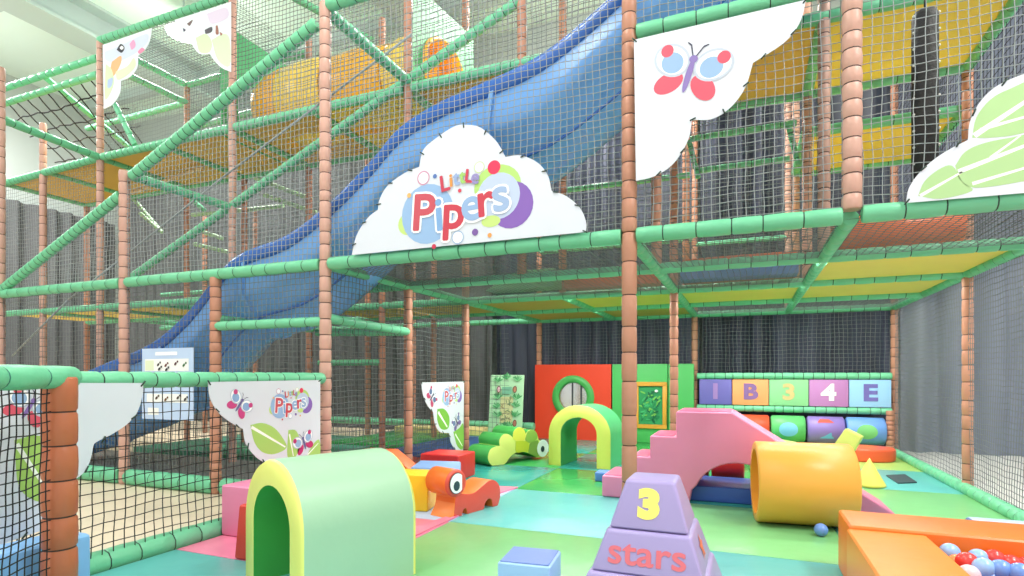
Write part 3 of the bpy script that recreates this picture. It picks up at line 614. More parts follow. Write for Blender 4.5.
# banners of the low fence
FB = PU(-3.44)
cl = outline([FB.pxs(q) for q in ([(320, 380), (208, 382)], [(208, 382), (210, 398), (218, 412), (230, 422), (243, 429)], [(243, 429), (246, 444), (256, 457), (268, 464), (284, 470), (300, 474)], [(300, 474), (320, 474)], [(320, 474), (320, 380)])])
b = banner('white scalloped banner with logo, leaves and two butterflies on the low fence', FB, cl, (-3.44, 3.4, .4)); k = FB.px(320, 430)[0] - FB.px(209, 430)[0]
c = FB.px(240, 403); butterfly(b, FB, c[0], c[1], .125, -38, ((200, 70, 130), (140, 170, 210), (110, 100, 150))); c = FB.px(303, 441); butterfly(b, FB, c[0], c[1], .13, 20, ((190, 50, 110), (150, 180, 214), (110, 100, 150))); c = FB.px(291.5, 404); logo(b, FB, c[0], c[1], .36)
leaf(b, FB, spl(FB.pxs([(250, 425), (262, 423), (274, 428), (283, 439), (286, 448), (274, 454), (262, 452), (254, 442), (250, 425)]), 4)[:-1], (FB.px(251, 427), FB.px(285, 447), .012)); leaf(b, FB, spl(FB.pxs([(288, 430), (296, 431), (300, 445), (294, 458), (287, 456), (288, 430)]), 4)[:-1], (FB.px(289, 434), FB.px(293, 456), .008)); leaf(b, FB, spl(FB.pxs([(306, 456), (313, 444), (319, 440), (319, 456), (306, 456)]), 4)[:-1], (FB.px(307, 455), FB.px(318, 443), .006))
cl = outline([FB.pxs(q) for q in ([(143, 383), (142, 396), (137, 412), (127, 424), (112, 434), (96, 442), (93, 446)], [(93, 446), (90, 460), (84, 472), (74, 480)], [(74, 480), (60, 520), (0, 545)], [(0, 545), (-4, 383)], [(-4, 383), (143, 383)])])
b = banner('white cloud banner behind the fat brown post at the left edge', FB, cl, (-3.44, 2.1, .4)); c = FB.px(30, 405); butterfly(b, FB, c[0], c[1], .13, -30); leaf(b, FB, spl(FB.pxs([(14, 440), (40, 436), (56, 456), (50, 500), (20, 490), (14, 440)]), 4)[:-1], (FB.px(16, 444), FB.px(50, 495), .012))
# small leaf banner by the inner post
FB2 = PU(-3.43)
cl = outline([FB2.pxs(q) for q in ([(464, 381.5), (421, 382.5)], [(421, 382.5), (423, 395), (427, 405), (433, 412)], [(433, 412), (435, 424), (440, 432), (449, 433)], [(449, 433), (451, 443), (456, 450), (463, 452)], [(463, 452), (464, 381.5)])])
b = banner('small white scalloped banner with one leaf between the inner brown posts', FB2, cl, (-3.43, 6.3, .1)); c = FB2.px(432, 396); butterfly(b, FB2, c[0], c[1], .14, -50, ((190, 70, 110), (90, 110, 150), DRK_)); c = FB2.px(452, 395.5); logo(b, FB2, c[0], c[1], .4); c = FB2.px(456, 421); butterfly(b, FB2, c[0], c[1], .14, 30, ((120, 100, 160), (110, 130, 170), DRK_))
leaf(b, FB2, spl(FB2.pxs([(437, 409), (444, 409), (449, 417), (448, 428), (441, 429), (437, 420), (437, 409)]), 4)[:-1], (FB2.px(438, 412), FB2.px(447, 427), .02), (120, 180, 70)); leaf(b, FB2, spl(FB2.pxs([(453, 432), (459, 428), (463, 424), (463, 448), (457, 446), (453, 432)]), 4)[:-1], (FB2.px(455, 434), FB2.px(462, 446), .012), (130, 188, 80))
# insect banners of the upper storey
IB = PV(5.38); PALE = vinyl('pale printed vinyl', (226, 234, 240), rough=.4)
cl = outline([IB.pxs(q) for q in ([(103, 45), (152, 28)], [(152, 28), (150, 40), (145, 50), (138, 56)], [(138, 56), (137, 68), (130, 77), (121, 81)], [(121, 81), (120, 93), (113, 104), (104, 109)], [(104, 109), (103, 45)])])
b = banner('pale banner with a long beaked bird print hung under the left roof bar', IB, cl, (-8.3, 5.38, 5.1), PALE)
def pz(pts, n=4): return spl(IB.pxs(pts + pts[:1]), n)[:-1]
shapes('bird_print', b, IB, [(pz([(105, 52), (120, 46), (146, 34), (148, 42), (138, 52), (118, 62), (106, 60)]), (206, 214, 232)), (pz([(112, 62), (121, 56), (121, 64), (114, 76), (110, 74)]), (240, 178, 130)), (pz([(106, 64), (112, 70), (114, 84), (108, 98), (105, 96)]), (206, 224, 180)), (pz([(116, 72), (128, 66), (134, 58), (136, 66), (128, 75), (118, 80)]), (214, 230, 190)), (pz([(108, 80), (113, 78), (112, 86), (108, 88)]), (170, 190, 222)), (pz([(117, 50), (121, 44), (125, 48), (122, 53)]), (60, 60, 70)), (pz([(120, 48), (122, 46), (124, 48), (122, 50)]), (250, 250, 250)), (pz([(138, 52), (142, 48), (145, 50), (140, 54)]), (236, 140, 170)), (pz([(130, 44), (134, 40), (136, 46), (132, 50)]), (230, 160, 196))])
cl = outline([IB.pxs(q) for q in ([(175, 20), (231, 2)], [(231, 2), (231, 72)], [(231, 72), (222, 68), (214, 60), (210, 54)], [(210, 54), (200, 54), (193, 46), (190, 37)], [(190, 37), (182, 34), (176, 28), (175, 20)])])
b = banner('pale banner with bee and leaf prints hung under the right end of the roof bar', IB, cl, (-6.6, 5.38, 5.1), PALE)
shapes('leaf_print', b, IB, [(pz([(196, 38), (206, 34), (212, 42), (210, 52), (200, 52)]), (206, 228, 180)), (pz([(212, 40), (224, 34), (230, 40), (230, 66), (218, 60)]), (206, 230, 184))])
shapes('bee_print', b, IB, [(pz([(183, 28), (186, 30), (184, 32)]), DRK_), (pz([(187, 24), (193, 20), (190, 26)]), (110, 84, 84)), (pz([(205, 30), (212, 27), (212, 32), (206, 34)]), (70, 66, 74)), (pz([(216, 26), (218, 26), (219, 34), (216, 34)]), (150, 96, 80)), (pz([(207, 14), (226, 8), (228, 18), (212, 24)]), (220, 206, 226)), (pz([(220, 32), (223, 34), (221, 36)]), (150, 96, 80))])
# notice board on the net
SG = PV(4.02); a0, b0 = SG.px(142.5, 418.5); a1, b1 = SG.px(193.5, 347.5)
t = thing('notice_board', 'pale blue notice sheet with small pictures tied to the net by the slide foot', 'sign', (a0, 4.02, b0))
mb = MB(); mb.prism(SG, rect(a0, a1, b0, b1), -.004, .004); mb.build('sheet', vinyl('pale blue sheet', (186, 208, 238)), t)
w_, h_ = a1 - a0, b1 - b0; it = [(rect(a0 + .27 * w_, a0 + .7 * w_, b1 - .1 * h_, b1 - .05 * h_), (246, 248, 252))]
for (x, y, ww, hh) in ((.06, .68, .86, .17), (.1, .24, .8, .12), (.12, .06, .22, .1)): it.append((rect(a0 + x * w_, a0 + (x + ww) * w_, b0 + y * h_, b0 + (y + hh) * h_), (240, 243, 240)))
it.append((rect(a0 + .07 * w_, a0 + .24 * w_, b0 + .69 * h_, b0 + .83 * h_), (222, 232, 200)))
for x, y, rgb in ((.33, .77, (60, 50, 50)), (.48, .76, (110, 60, 60)), (.67, .78, (90, 50, 60)), (.83, .76, (60, 110, 60)), (.3, .3, (70, 50, 40)), (.48, .28, (110, 70, 40)), (.72, .31, (70, 60, 60)), (.86, .29, (60, 50, 50)), (.36, .71, (60, 60, 60)), (.5, .7, (50, 50, 50))):
    it.append((ell(a0 + x * w_, b0 + y * h_, .022, .013, 40, 10), rgb)); it.append((ell(a0 + (x + .04) * w_, b0 + (y + .03) * h_, .012, .012, 0, 8), rgb))
shapes('picture_rows', t, SG, it, .0055)
# ================================================================== foam shapes
def foam(name, rgb, **k): return vinyl(name + ' vinyl', rgb, rough=.36, spec=.4, bump=.1, bscale=7, vary=.03, **k)
def one(name, label, cat, mb, m, bevel=.02, seg=3, group=None): return tag(mb.build(name, m, None, bevel, seg), label, cat, group)
def obox(mb, c, ax, half, z0, z1, mi=0, taper=1.0):
    ex = Vector((math.cos(ax), math.sin(ax), 0)); ey = Vector((-ex.y, ex.x, 0)); c = Vector((c[0], c[1], 0)); vs = []
    for z, f in ((z0, 1), (z1, taper)):
        for sx, sy in ((-1, -1), (1, -1), (1, 1), (-1, 1)): vs.append(c + ex * half[0] * sx * f + ey * half[1] * sy * f + Vector((0, 0, z)))
    mb.add(vs, [(0, 3, 2, 1), (4, 5, 6, 7), (0, 1, 5, 4), (1, 2, 6, 5), (2, 3, 7, 6), (3, 0, 4, 7)], mi, False)
def arch_prism(o, axis, w, h, th_s, th_t, length, leg):
    """arch profile swept along axis from o (centre of the front foot); returns (outer, inner) outlines in plane coordinates"""
    n = 20; ro = w / 2; ri = ro - th_s; out, inn = [], []
    out += [(-ro, 0)]; inn += [(-ri, 0)]
    for k in range(n + 1):
        t = math.pi - math.pi * k / n
        out.append((ro * math.cos(t), leg + (h - leg) * math.sin(t))); inn.append((ri * math.cos(t), leg + (h - th_t - leg) * math.sin(t)))
    out += [(ro, 0)]; inn += [(ri, 0)]
    return out, inn
def arch(name, label, o, ang, w, h, ths, tht, length, leg, mats):
    """mats: face, outside, inside"""
    t = thing(name, label, 'foam arch', (o[0], o[1], 0)); ax = Vector((math.cos(ang), math.sin(ang), 0)); ex = Vector((ax.y, -ax.x, 0))
    out, inn = arch_prism(o, ax, w, h, ths, tht, length, leg); O = Vector((o[0], o[1], 0))
    def P(q, d): return O + ex * q[0] + Vector((0, 0, q[1])) + ax * d
    n = len(out)
    def strip(a, da, b, db): return [[P(q, da) for q in a], [P(q, db) for q in b]]
    e = .012
    mb = MB(); mb.rings([[P(q, .02) for q in out], [P((q[0] * (1 - e / w), q[1] - e * (q[1] > 0)), 0) for q in out], [P((q[0], q[1]), 0) for q in inn]], 0, False, False); mb.build('arch_face', mats[0], t); mb = MB()
    mb.rings([[P(q, length - .02) for q in out], [P((q[0] * (1 - e / w), q[1] - e * (q[1] > 0)), length) for q in out], [P(q, length) for q in inn]], 0, False, False)
    mb.build('arch_face', mats[0], t)
    mb = MB(); mb.rings([[P(q, .02 + (length - .04) * k / 6) for q in out] for k in range(7)], 0, False, False); mb.build('cover', mats[1], t)
    mb = MB(); mb.rings([[P(q, length * k / 6) for q in inn] for k in range(7)], 0, False, False)
    mb.add([P(out[0], 0), P(inn[0], 0), P(inn[0], length), P(out[0], length), P(inn[-1], 0), P(out[-1], 0), P(out[-1], length), P(inn[-1], length)], [(0, 1, 2, 3), (4, 5, 6, 7)], 0, False)
    mb.build('lining', mats[2], t)
    return t
LIME = foam('lime foam', (214, 230, 104)); PGRN = foam('pale green foam', (164, 202, 168)); MGRN = foam('mid green foam', (78, 178, 84)); PINK = foam('pink foam', (234, 138, 174)); REDF = foam('red foam', (220, 62, 48)); ORGF = foam('orange foam', (238, 118, 40)); ORG2 = foam('orange red foam', (222, 84, 70)); YELF = foam('yellow foam', (250, 206, 44)); LBLU = foam('pale blue foam', (166, 200, 242)); MBLU = foam('mid blue foam', (92, 122, 190)); PURP = foam('lilac foam', (164, 148, 200)); APRI = foam('apricot foam', (240, 170, 70))
# foreground tunnel
arch('foam_tunnel', 'big pale green foam tunnel with a yellow rim in the left foreground', (-2.305, 2.28), math.atan2(.95, .36), .65, .70, .11, .135, .70, .36, (foam('lemon foam', (238, 238, 128)), PGRN, MGRN))
# green arch at the back
arch('foam_arch', 'lime fronted green foam arch standing before the porthole panel', (-1.92, 6.86), R(84), .82, .768, .17, .15, .55, .41, (LIME, foam('leaf green foam', (88, 190, 122)), foam('green foam', (66, 168, 84))))
# pyramid
PYc = (-.385, 2.64)
t = thing('foam_pyramid', 'lilac three tier foam pyramid lettered with a yellow 3', 'foam pyramid', (*PYc, 0))
tiers = [(0, .30, .345, .245), (.302, .474, .235, .178), (.477, .684, .17, .105)]
for z0, z1, r0, r1 in tiers:
    mb = MB(); obox(mb, PYc, 0, (r0, r0), z0, z1, 0, r1 / r0); mb.build('tier', PURP, t, .018, 3)
def face_plane(z0, z1, r0, r1, side):
    d = Vector((0, -1, 0)) if side == 'f' else Vector((1, 0, 0)); ex = Vector((1, 0, 0)) if side == 'f' else Vector((0, 1, 0))
    o = Vector((*PYc, z0)) + d * r0; ey = Vector((0, 0, z1 - z0)) - d * (r0 - r1)
    return Plane(o, ex, ey, ex.cross(ey.normalized())), ey.length
pl, l = face_plane(*tiers[2], 'f'); mb = MB(); letter(mb, pl, '3', 0, l * .5, .16, .002, 0, 0, .012, 1.15); mb.build('numeral', prnt((252, 236, 120)), t)
pl, l = face_plane(*tiers[1], 'f'); mb = MB(); halo(mb, pl, 'stars', 0, l * .48, .15, .002, .003, 0, 0, 1.15, 6); mb.build('word', prnt((222, 112, 126)), t)
pl, l = face_plane(*tiers[1], 'r'); mb = MB(); star = [((.06 if k % 2 == 0 else .028) * math.sin(math.pi * k / 5), l * .5 + (.06 if k % 2 == 0 else .028) * math.cos(math.pi * k / 5)) for k in range(10)]; disc(mb, pl, star, .003); mb.build('star_print', prnt((232, 120, 96)), t)
# pale blue cube
t = thing('foam_cube', 'pale blue foam cube with a darker blue top in the front centre', 'foam block', (-.97, 2.6, 0))
mb = MB(); obox(mb, (-.97, 2.6), R(6), (.128, .128), 0, .262); mb.build('cube', LBLU, t, .014, 3)
mb = MB(); obox(mb, (-.97, 2.6), R(6), (.119, .119), .2615, .2665); mb.build('top_panel', MBLU, t, .003, 1)
# pink step slide: stepped profile swept in depth, with an arch cut through it
PP = PV(5.28)
prof = [(-1.25, 0), (-1.25, .2), (-.985, .2), (-.985, .395), (-.805, .395), (-.805, .592), (-.575, .592), (-.575, .82), (-.1, .82), (1.1, .05), (1.1, 0), (.34, 0), (.32, .12)]
prof += [(-.055 + .375 * math.cos(a), .02 + .36 * math.sin(a)) for a in [math.pi * k / 16 for k in range(2, 15)]] + [(-.44, .12), (-.46, 0)]
t = thing('foam_step_slide', 'pink foam steps and ramp over a low arch in the middle of the mats', 'foam steps', (-.1, 5.28, 0))
mb = MB(); mb.prism(PP, prof, -.55, 0); mb.build('body', PINK, t, .022, 3)
mb = MB(); TP = foam('dusky pink foam', (206, 92, 132))
for a, b, z in ((-1.24, -1.0, .2), (-.97, -.82, .395), (-.79, -.59, .592), (-.56, -.11, .82)): mb.box((a + .01, 5.31, z - .002), (b, 5.80, z + .006))
mb.build('tread', TP, t, .004, 1)
mb = MB(); mb.box((-.72, 5.42, 0), (.3, 6.0, .14)); one('foam_slab', 'blue foam slab lying under the arch of the pink steps', 'foam block', mb, foam('royal blue foam', (62, 96, 178)), .02)
for k, u in enumerate((-.5, -.16)):
    mb = MB(); mb.lathe((u - .155, 6.2, .21), (u + .155, 6.2, .21), [(0, .12), (.02, .15), (.29, .15), (.31, .12)], 20)
    t = tag(mb.build('foam_roll', foam('dark red foam', (176, 40, 36))), ('dark red foam roll seen at the left under the pink arch', 'dark red foam roll seen at the right under the pink arch, next to the barrel')[k], 'foam roll', 'red rolls behind the pink steps')
# yellow barrel (hollow)
t = thing('foam_barrel', 'big apricot yellow hollow foam barrel lying on its side', 'foam barrel', (.45, 5.1, 0))
def barrel(u0, v0, u1, v1, r, par):
    p0, p1 = Vector((u0, v0, r)), Vector((u1, v1, r)); d = (p1 - p0).normalized(); a, b = frame(d); L = (p1 - p0).length; rs = []
    for q, rr in ((0, r - .06), (-.0, r - .012), (.012, r), (L - .012, r), (L, r - .012), (L, r - .06)): rs.append([p0 + d * q + (a * math.cos(k) + b * math.sin(k)) * rr for k in [2 * math.pi * j / 48 for j in range(48)]])
    mb = MB(); mb.rings(rs, 0, True, False); mb.build('cover', APRI, par)
    mb = MB(); mb.rings([rs[-1], [p0 + d * (L / 2) + (a * math.cos(k) + b * math.sin(k)) * (r - .06) for k in [2 * math.pi * j / 48 for j in range(48)]], rs[0]], 0, True, False); mb.build('lining', foam('amber foam', (238, 160, 52)), par)
barrel(.07, 4.87, .735, 4.935, .312, t)
# ball pit of orange foam walls
t = thing('ball_pit', 'orange foam walled ball pit at the lower right corner', 'ball pit', (1.4, 3, 0))
OW = foam('ball pit orange', (240, 116, 36)); OW2 = foam('ball pit light orange', (243, 134, 48))
mb = MB(); mb.box((.512, 3.47, 0), (2.9, 3.87, .348)); mb.build('wall', OW, t, .025, 3)
mb = MB(); mb.box((.5, 1.75, 0), (.86, 3.485, .33)); mb.build('wall', OW2, t, .022, 3)
mb = MB(); mb.box((2.45, 1.75, 0), (2.8, 3.46, .33)); mb.build('wall', OW, t, .022, 3)
mb = MB(); mb.box((.5, 1.4, 0), (2.8, 1.74, .33)); mb.build('wall', OW2, t, .022, 3)
mb = MB(); mb.box((.862, 1.75, 0), (2.44, 3.465, .03)); mb.build('pit_base', foam('pit base', (80, 110, 190)), t, .006, 1)
# balls: pixel of the centre, height, colour
BC = {'blue': mat('blue ball', (112, 148, 216), .25, .5), 'red': mat('red ball', (224, 66, 62), .25, .5), 'pale': mat('pale blue ball', (150, 186, 232), .25, .5), 'pink': mat('pale pink ball', (240, 200, 206), .25, .5), 'orange': mat('orange ball', (240, 150, 90), .25, .5)}
BG = 'balls in the ball pit'
balls = [(949, 552, 0.270, 'pale', 'pale blue ball touching the left wall of the pit, the farthest left one'), (967, 562, 0.270, 'red', 'red ball at the left of the heap, in front of the pale blue pair'), (974.5, 555.5, 0.255, 'pale', 'pale blue ball tucked behind the leftmost red ball'), (992, 557.5, 0.260, 'red', 'red ball alone against the back wall of the pit'),
 (984, 568, 0.270, 'pale', 'pale blue ball in the middle front of the heap beside the red one'), (1001, 570, 0.270, 'blue', 'blue ball right of the middle of the heap at the front'), (1011, 564.5, 0.245, 'red', 'red ball behind the blue front ball near the right edge'), (1019, 561, 0.240, 'red', 'red ball farthest right by the back wall'), (1020, 573.5, 0.270, 'blue', 'blue ball cut by the right edge at the front'),
 (957.5, 564, 0.235, 'orange', 'orange ball half hidden between the left wall and the red ball'), (969, 575, 0.240, 'pink', 'pale pink ball lowest at the left of the heap'), (990, 580, 0.220, 'blue', 'blue ball at the bottom edge below the pale blue one'), (1008, 583, 0.220, 'red', 'red ball at the bottom edge below the blue one'), (1031, 567, 0.240, 'pale', 'pale blue ball just beyond the right edge'), (979, 583, 0.190, 'red', 'red ball low at the bottom edge')]
placed = []
for x, y, z, c, lab in balls:
    u, v = on_floor(x, y, z); p = Vector((max(.915, min(u, 2.38)), min(v, 3.41), z))
    mb = MB(); mb.sphere(p, .046, 18, 12); tag(mb.build('ball', BC[c]), lab, 'ball', BG); placed.append(p)
rnd = random.Random(3)
for k in range(90):                       # lower layers under the visible heap
    p = Vector((rnd.uniform(.92, 2.38), rnd.uniform(2.3, 3.4), 0.077 + .084 * rnd.randrange(2)))
    if p.z > .1 and p.x < 1.0: continue
    if all((p - q).length > .09 for q in placed):
        placed.append(p); c = rnd.choice(['blue', 'red', 'pale']); mb = MB(); mb.sphere(p, .046, 12, 8)
        tag(mb.build('ball', BC[c]), {'blue': 'blue', 'red': 'red', 'pale': 'pale blue'}[c] + ' ball in the lower layers of the ball pit', 'ball', 'lower ' + c + ' balls of the pit')
mb = MB(); p = on_floor(821, 530, .045); mb.sphere((*p, .046), .046, 20, 12); tag(mb.build('ball', BC['blue']), 'blue ball lying alone on the mat in front of the yellow barrel', 'ball')
# blue wedge behind the pit
t = thing('foam_wedge', 'blue foam slab with a pale top behind the ball pit at the right edge', 'foam block', (1.7, 4.5, 0))
mb = MB(); mb.prism(Plane((0, 4.25, 0), (1, 0, 0), (0, 0, 1), (0, -1, 0)), [(1.4, 0), (1.4, .17), (1.9, .17), (1.9, 0)], -.55, 0); mb.build('body', MBLU, t, .015, 2)
mb = MB(); mb.box((1.412, 4.262, .1695), (1.89, 4.79, .175)); mb.build('top_panel', foam('very pale blue foam', (196, 216, 244)), t, .002, 1)
# cone, cushion, triangle
cc = on_floor(869.5, 486); mb = MB(); mb.lathe((*cc, 0), (*cc, .29), [(0, .135), (.012, .148), (.03, .142), (.26, .018), (.288, .002)], 32); one('foam_cone', 'yellow foam cone standing beside the barrel', 'foam cone', mb, foam('lemon yellow foam', (248, 228, 112)), 0)
mb = MB(); cpl = PH(0); q = ell(1.55, 8.85, .3, .3, 0, 28, 0, 359); q = [(a, b) for a, b in ell(1.5, 8.95, .36, .32, 0, 28)]; mb.prism(cpl, q, 0, .17, 0, None, True); one('floor_cushion', 'round red foam cushion near the right kerb', 'cushion', mb, foam('orange red cushion', (230, 92, 56)), .035, 3)
TR = Plane((.95, 6.35, 0), (.93, -.37, 0), (0, 0, 1)); mb = MB(); z = .42
c1 = TR.px(833, 446); mb.prism(TR, [TR.px(834, 444), TR.px(845, 428.5), TR.px(862, 437), TR.px(851, 455), TR.px(851, 475), TR.px(834, 475)], -.1, 0); one('foam_shape', 'lime foam block standing on edge behind the barrel', 'foam block', mb, foam('lime wedge', (206, 222, 112)), .012)
u_, v_ = on_floor(800, 462); mb = MB(); mb.lathe((.35, 7.6, 0), (.35, 7.6, .3), [(0, .3), (.26, .3), (.34, .22), (.37, .05)], 24); one('foam_dome', 'pale lime foam dome just showing above the barrel', 'foam block', mb, foam('pale lime foam', (188, 214, 120)), 0)
# orange caterpillar with a drum head
def vertical_plane(a, b):
    a, b = Vector((*a, 0)), Vector((*b, 0)); ex = (b - a).normalized(); return Plane(a, ex, (0, 0, 1))
KP = vertical_plane((-2.16, 4.04), (-1.985, 4.66))
t = thing('foam_caterpillar', 'orange foam caterpillar with one big round eye', 'foam animal', (-2.2, 4.3, 0))
def kp(x, y): return KP.px(420 + x * 90 / 798, 460 + y * 65 / 576)
body = outline([[kp(300, 520), kp(310, 400), kp(320, 290)], [kp(320, 290), kp(400, 302), kp(480, 290), kp(560, 225), (kp(610, 186)), kp(660, 180), kp(700, 220), kp(712, 290), kp(706, 350), kp(690, 405)], [kp(690, 405), kp(645, 415)], [kp(645, 415), kp(636, 350), kp(604, 345), kp(576, 385), kp(570, 425)], [kp(570, 425), kp(540, 455), kp(420, 485)], [kp(420, 485), kp(412, 432), kp(392, 432), kp(376, 470), kp(372, 500)], [kp(372, 500), kp(345, 522), kp(300, 520)]], 4)
body = [(a, max(b, 0)) for a, b in body]
mb = MB(); mb.prism(KP, body, -.22, 0, 0, 1); mb.build('body', [ORG2, ORGF], t, .008, 2)
hc = kp(318, 205); hr = abs(kp(318, 85)[1] - hc[1]) * 1.02
p0, p1 = KP.p(hc[0], hc[1], .012), KP.p(hc[0] + .02, hc[1], -.27)
mb = MB(); mb.lathe(p0, p1, [(0, hr - .02), (.006, hr - .006), (.02, hr), (.26, hr), (.28, hr - .02)], 36, 0, [1, 1, 0, 0]); HD = mb.build('head', [ORGF, ORG2], t)
neck = [kp(150, 500), kp(300, 522), kp(330, 522), kp(318, 300), kp(250, 330), kp(300, 420)]
mb = MB(); a0 = kp(300, 520)[0]
mb.prism(KP, outline([[(a0 - .05, 0.0), (a0 - .03, .03), (a0 + .005, .08), (a0 + .02, .16), (a0 + .0, .24)], [(a0 + .0, .24), (a0 + .09, .24)], [(a0 + .09, .24), (a0 + .09, 0)], [(a0 + .09, 0), (a0 - .05, 0)]], 5), -.22, -.002); mb.build('neck', foam('light orange foam', (242, 140, 72)), t, .006, 2)
mb = MB(); ec = (hc[0], hc[1]); disc(mb, KP, ell(ec[0], ec[1], hr * .78, hr * .78, 0, 28), .0145, 0); disc(mb, KP, ell(ec[0] + .0, ec[1], hr * .72, hr * .72, 0, 28), .016, 1); disc(mb, KP, ell(ec[0] - .008, ec[1] - .02, hr * .32, hr * .36, 0, 20), .018, 2); mb.build('eye', [prnt((60, 70, 96)), prnt((250, 250, 252)), prnt((54, 74, 84))], HD)
# yellow, blue, red blocks and orange ramp behind
mb = MB(); obox(mb, (-2.68, 4.22), R(12), (.2, .14), 0, .31, 0, 1.04); one('foam_block', 'yellow foam block behind the orange caterpillar head', 'foam block', mb, YELF, .02)
mb = MB(); mb.prism(PH(0), [(-2.98, 4.69), (-2.46, 4.72), (-2.7, 5.2), (-3.13, 5.11)], 0, .26); one('foam_block', 'flat pale blue foam block between the yellow and red blocks', 'foam block', mb, foam('soft blue foam', (132, 168, 216)), .02)
mb = MB(); obox(mb, (-3.1, 5.66), R(0), (.24, .21), 0, .275); one('foam_block', 'red foam block right behind the orange caterpillar', 'foam block', mb, foam('bright red foam', (214, 50, 50)), .022)
RP = PV(4.85); mb = MB(); mb.prism(RP, RP.pxs([(378, 451), (387, 451), (411, 471), (411, 482), (378, 482)]), -.2, 0); one('foam_ramp', 'orange foam ramp showing behind the green tunnel', 'foam ramp', mb, foam('ramp orange', (232, 104, 52)), .015)
# pink and red blocks by the fence, blue block by the gate
mb = MB(); mb.box((-3.47, 2.97, 0), (-3.05, 3.4, .36)); one('foam_block', 'pink foam block against the low fence behind the tunnel', 'foam block', mb, PINK, .02)
mb = MB(); obox(mb, (-2.81, 2.755), 0, (.138, .138), 0, .335, 0, .86); one('foam_block', 'red tapered foam block close behind the tunnel rim', 'foam block', mb, REDF, .018)
mb = MB(); mb.box((-3.42, 1.4, 0), (-3.2, 1.94, .31)); one('foam_block', 'pale blue foam block behind the fat brown post', 'foam block', mb, foam('sky blue foam', (132, 182, 232)), .03)
mb = MB(); mb.box((-1.5, 6.0, 0), (-1.3, 6.2, .1)); one('foam_slab', 'small blue foam slab peeping out left of the pink steps', 'foam block', mb, foam('sea blue foam', (86, 132, 206)), .02)
# green caterpillar
GP = vertical_plane((-2.93, 6.52), (-2.5, 7.44))
t = thing('foam_caterpillar', 'lime green foam caterpillar with humps and a white eye', 'foam animal', (-2.8, 7, 0))
def gp(x, y): return GP.px(470 + x * 90 / 943, 420 + y * 55 / 576)
body = outline([[gp(235, 482), gp(200, 440), gp(190, 380), gp(215, 310), gp(265, 280), gp(312, 275)], [gp(312, 275), gp(310, 210), gp(345, 155), gp(390, 145), gp(430, 165), gp(448, 185)], [gp(448, 185), gp(458, 120), gp(500, 78), gp(545, 82), gp(575, 120), gp(582, 160)], [gp(582, 160), gp(600, 120), gp(640, 100), gp(685, 115), gp(708, 165), gp(720, 210)], [gp(720, 210), gp(790, 240), gp(810, 300), gp(790, 370), gp(700, 392)], [gp(700, 392), gp(640, 360), gp(560, 335), gp(480, 345), gp(420, 390), gp(385, 440), gp(345, 480)], [gp(345, 480), gp(235, 482)]], 4)
body = [(a, max(b, 0)) for a, b in body]
mb = MB(); mb.prism(GP, body, -.42, 0, 0, 1); mb.build('body', [foam('lemon lime foam', (222, 230, 124)), foam('grass green foam', (72, 172, 84))], t, .008, 2)
for nm, pts, rgb in (('hump_panel', [gp(448, 190), gp(458, 120), gp(500, 80), gp(545, 84), gp(575, 122), gp(580, 165), gp(560, 215), gp(480, 215)], (226, 224, 90)), ('hump_panel', [gp(588, 160), gp(604, 122), gp(640, 102), gp(683, 117), gp(705, 165), gp(690, 210), gp(620, 240), gp(580, 210)], (150, 186, 84)), ('belly_panel', [gp(480, 222), gp(560, 218), gp(615, 240), gp(605, 330), gp(560, 330), gp(482, 338)], (196, 204, 60)), ('cheek_panel', [gp(625, 245), gp(690, 215), gp(716, 230), gp(716, 385), gp(660, 365), gp(612, 340)], (140, 168, 80))):
    mb = MB(); mb.prism(GP, spl(pts + pts[:1], 3)[:-1], .0005, .005); mb.build(nm, foam(nm + str(rgb[0]), rgb), t)
ec = gp(760, 295); er = abs(gp(760, 205)[1] - ec[1]); mb = MB(); disc(mb, GP, ell(ec[0], ec[1], er * .95, er, 0, 26), .006, 0); disc(mb, GP, ell(ec[0] - .005, ec[1] - .01, er * .3, er * .36, 0, 16), .008, 1); mb.build('eye', [prnt((250, 250, 252)), prnt((40, 54, 60))], t)
# ================================================================== play panels along the back
J = thing('jungle_board', 'tall pale green board printed with jungle plants and a maze', 'play board', (-3.8, 9.0, 0))
JP = Plane((-4.06, 8.85, 0), (.955, .295, 0), (0, .12, .993)); x0, y0 = JP.px(487.5, 444); x1, y1 = JP.px(522, 376)
mb = MB(); mb.prism(JP, rect(x0, x1, 0, y1), -.05, 0); mb.build('board', vinyl('pale jungle green', (172, 216, 172), rough=.4), J, .01, 2)
def jp(x, y): return JP.px(480 + x * 50 / 384, 365 + y * 75 / 576)
it = []; rr = random.Random(5)
it.append((rect(*[jp(150, 0)[0], jp(246, 0)[0]], jp(0, 440)[1], jp(0, 240)[1]), (206, 204, 150)))
for k in range(26):
    a = jp(158 + rr.random() * 80, 250 + rr.random() * 180); it.append((ell(a[0], a[1], .035, .008, rr.choice([20, -25, 70, 100]), 8), rr.choice([(120, 140, 100), (160, 150, 110)])))
for x, y in ((120, 330), (262, 330), (125, 260), (268, 270), (130, 395), (262, 400), (120, 130), (270, 130), (190, 110), (200, 480), (180, 480), (225, 485)):
    for k in range(7):
        c = jp(x, y); an = 30 + 20 * k + rr.uniform(-8, 8); L = .06 * rr.uniform(.8, 1.2); it.append((ell(c[0] + L * .7 * math.cos(R(an)), c[1] + L * .7 * math.sin(R(an)), L, .014, an, 8), rr.choice([(96, 170, 110), (70, 150, 90), (130, 196, 140)])))
it.append((rect(jp(160, 0)[0], jp(232, 0)[0], jp(0, 220)[1], jp(0, 165)[1]), (120, 180, 150)))
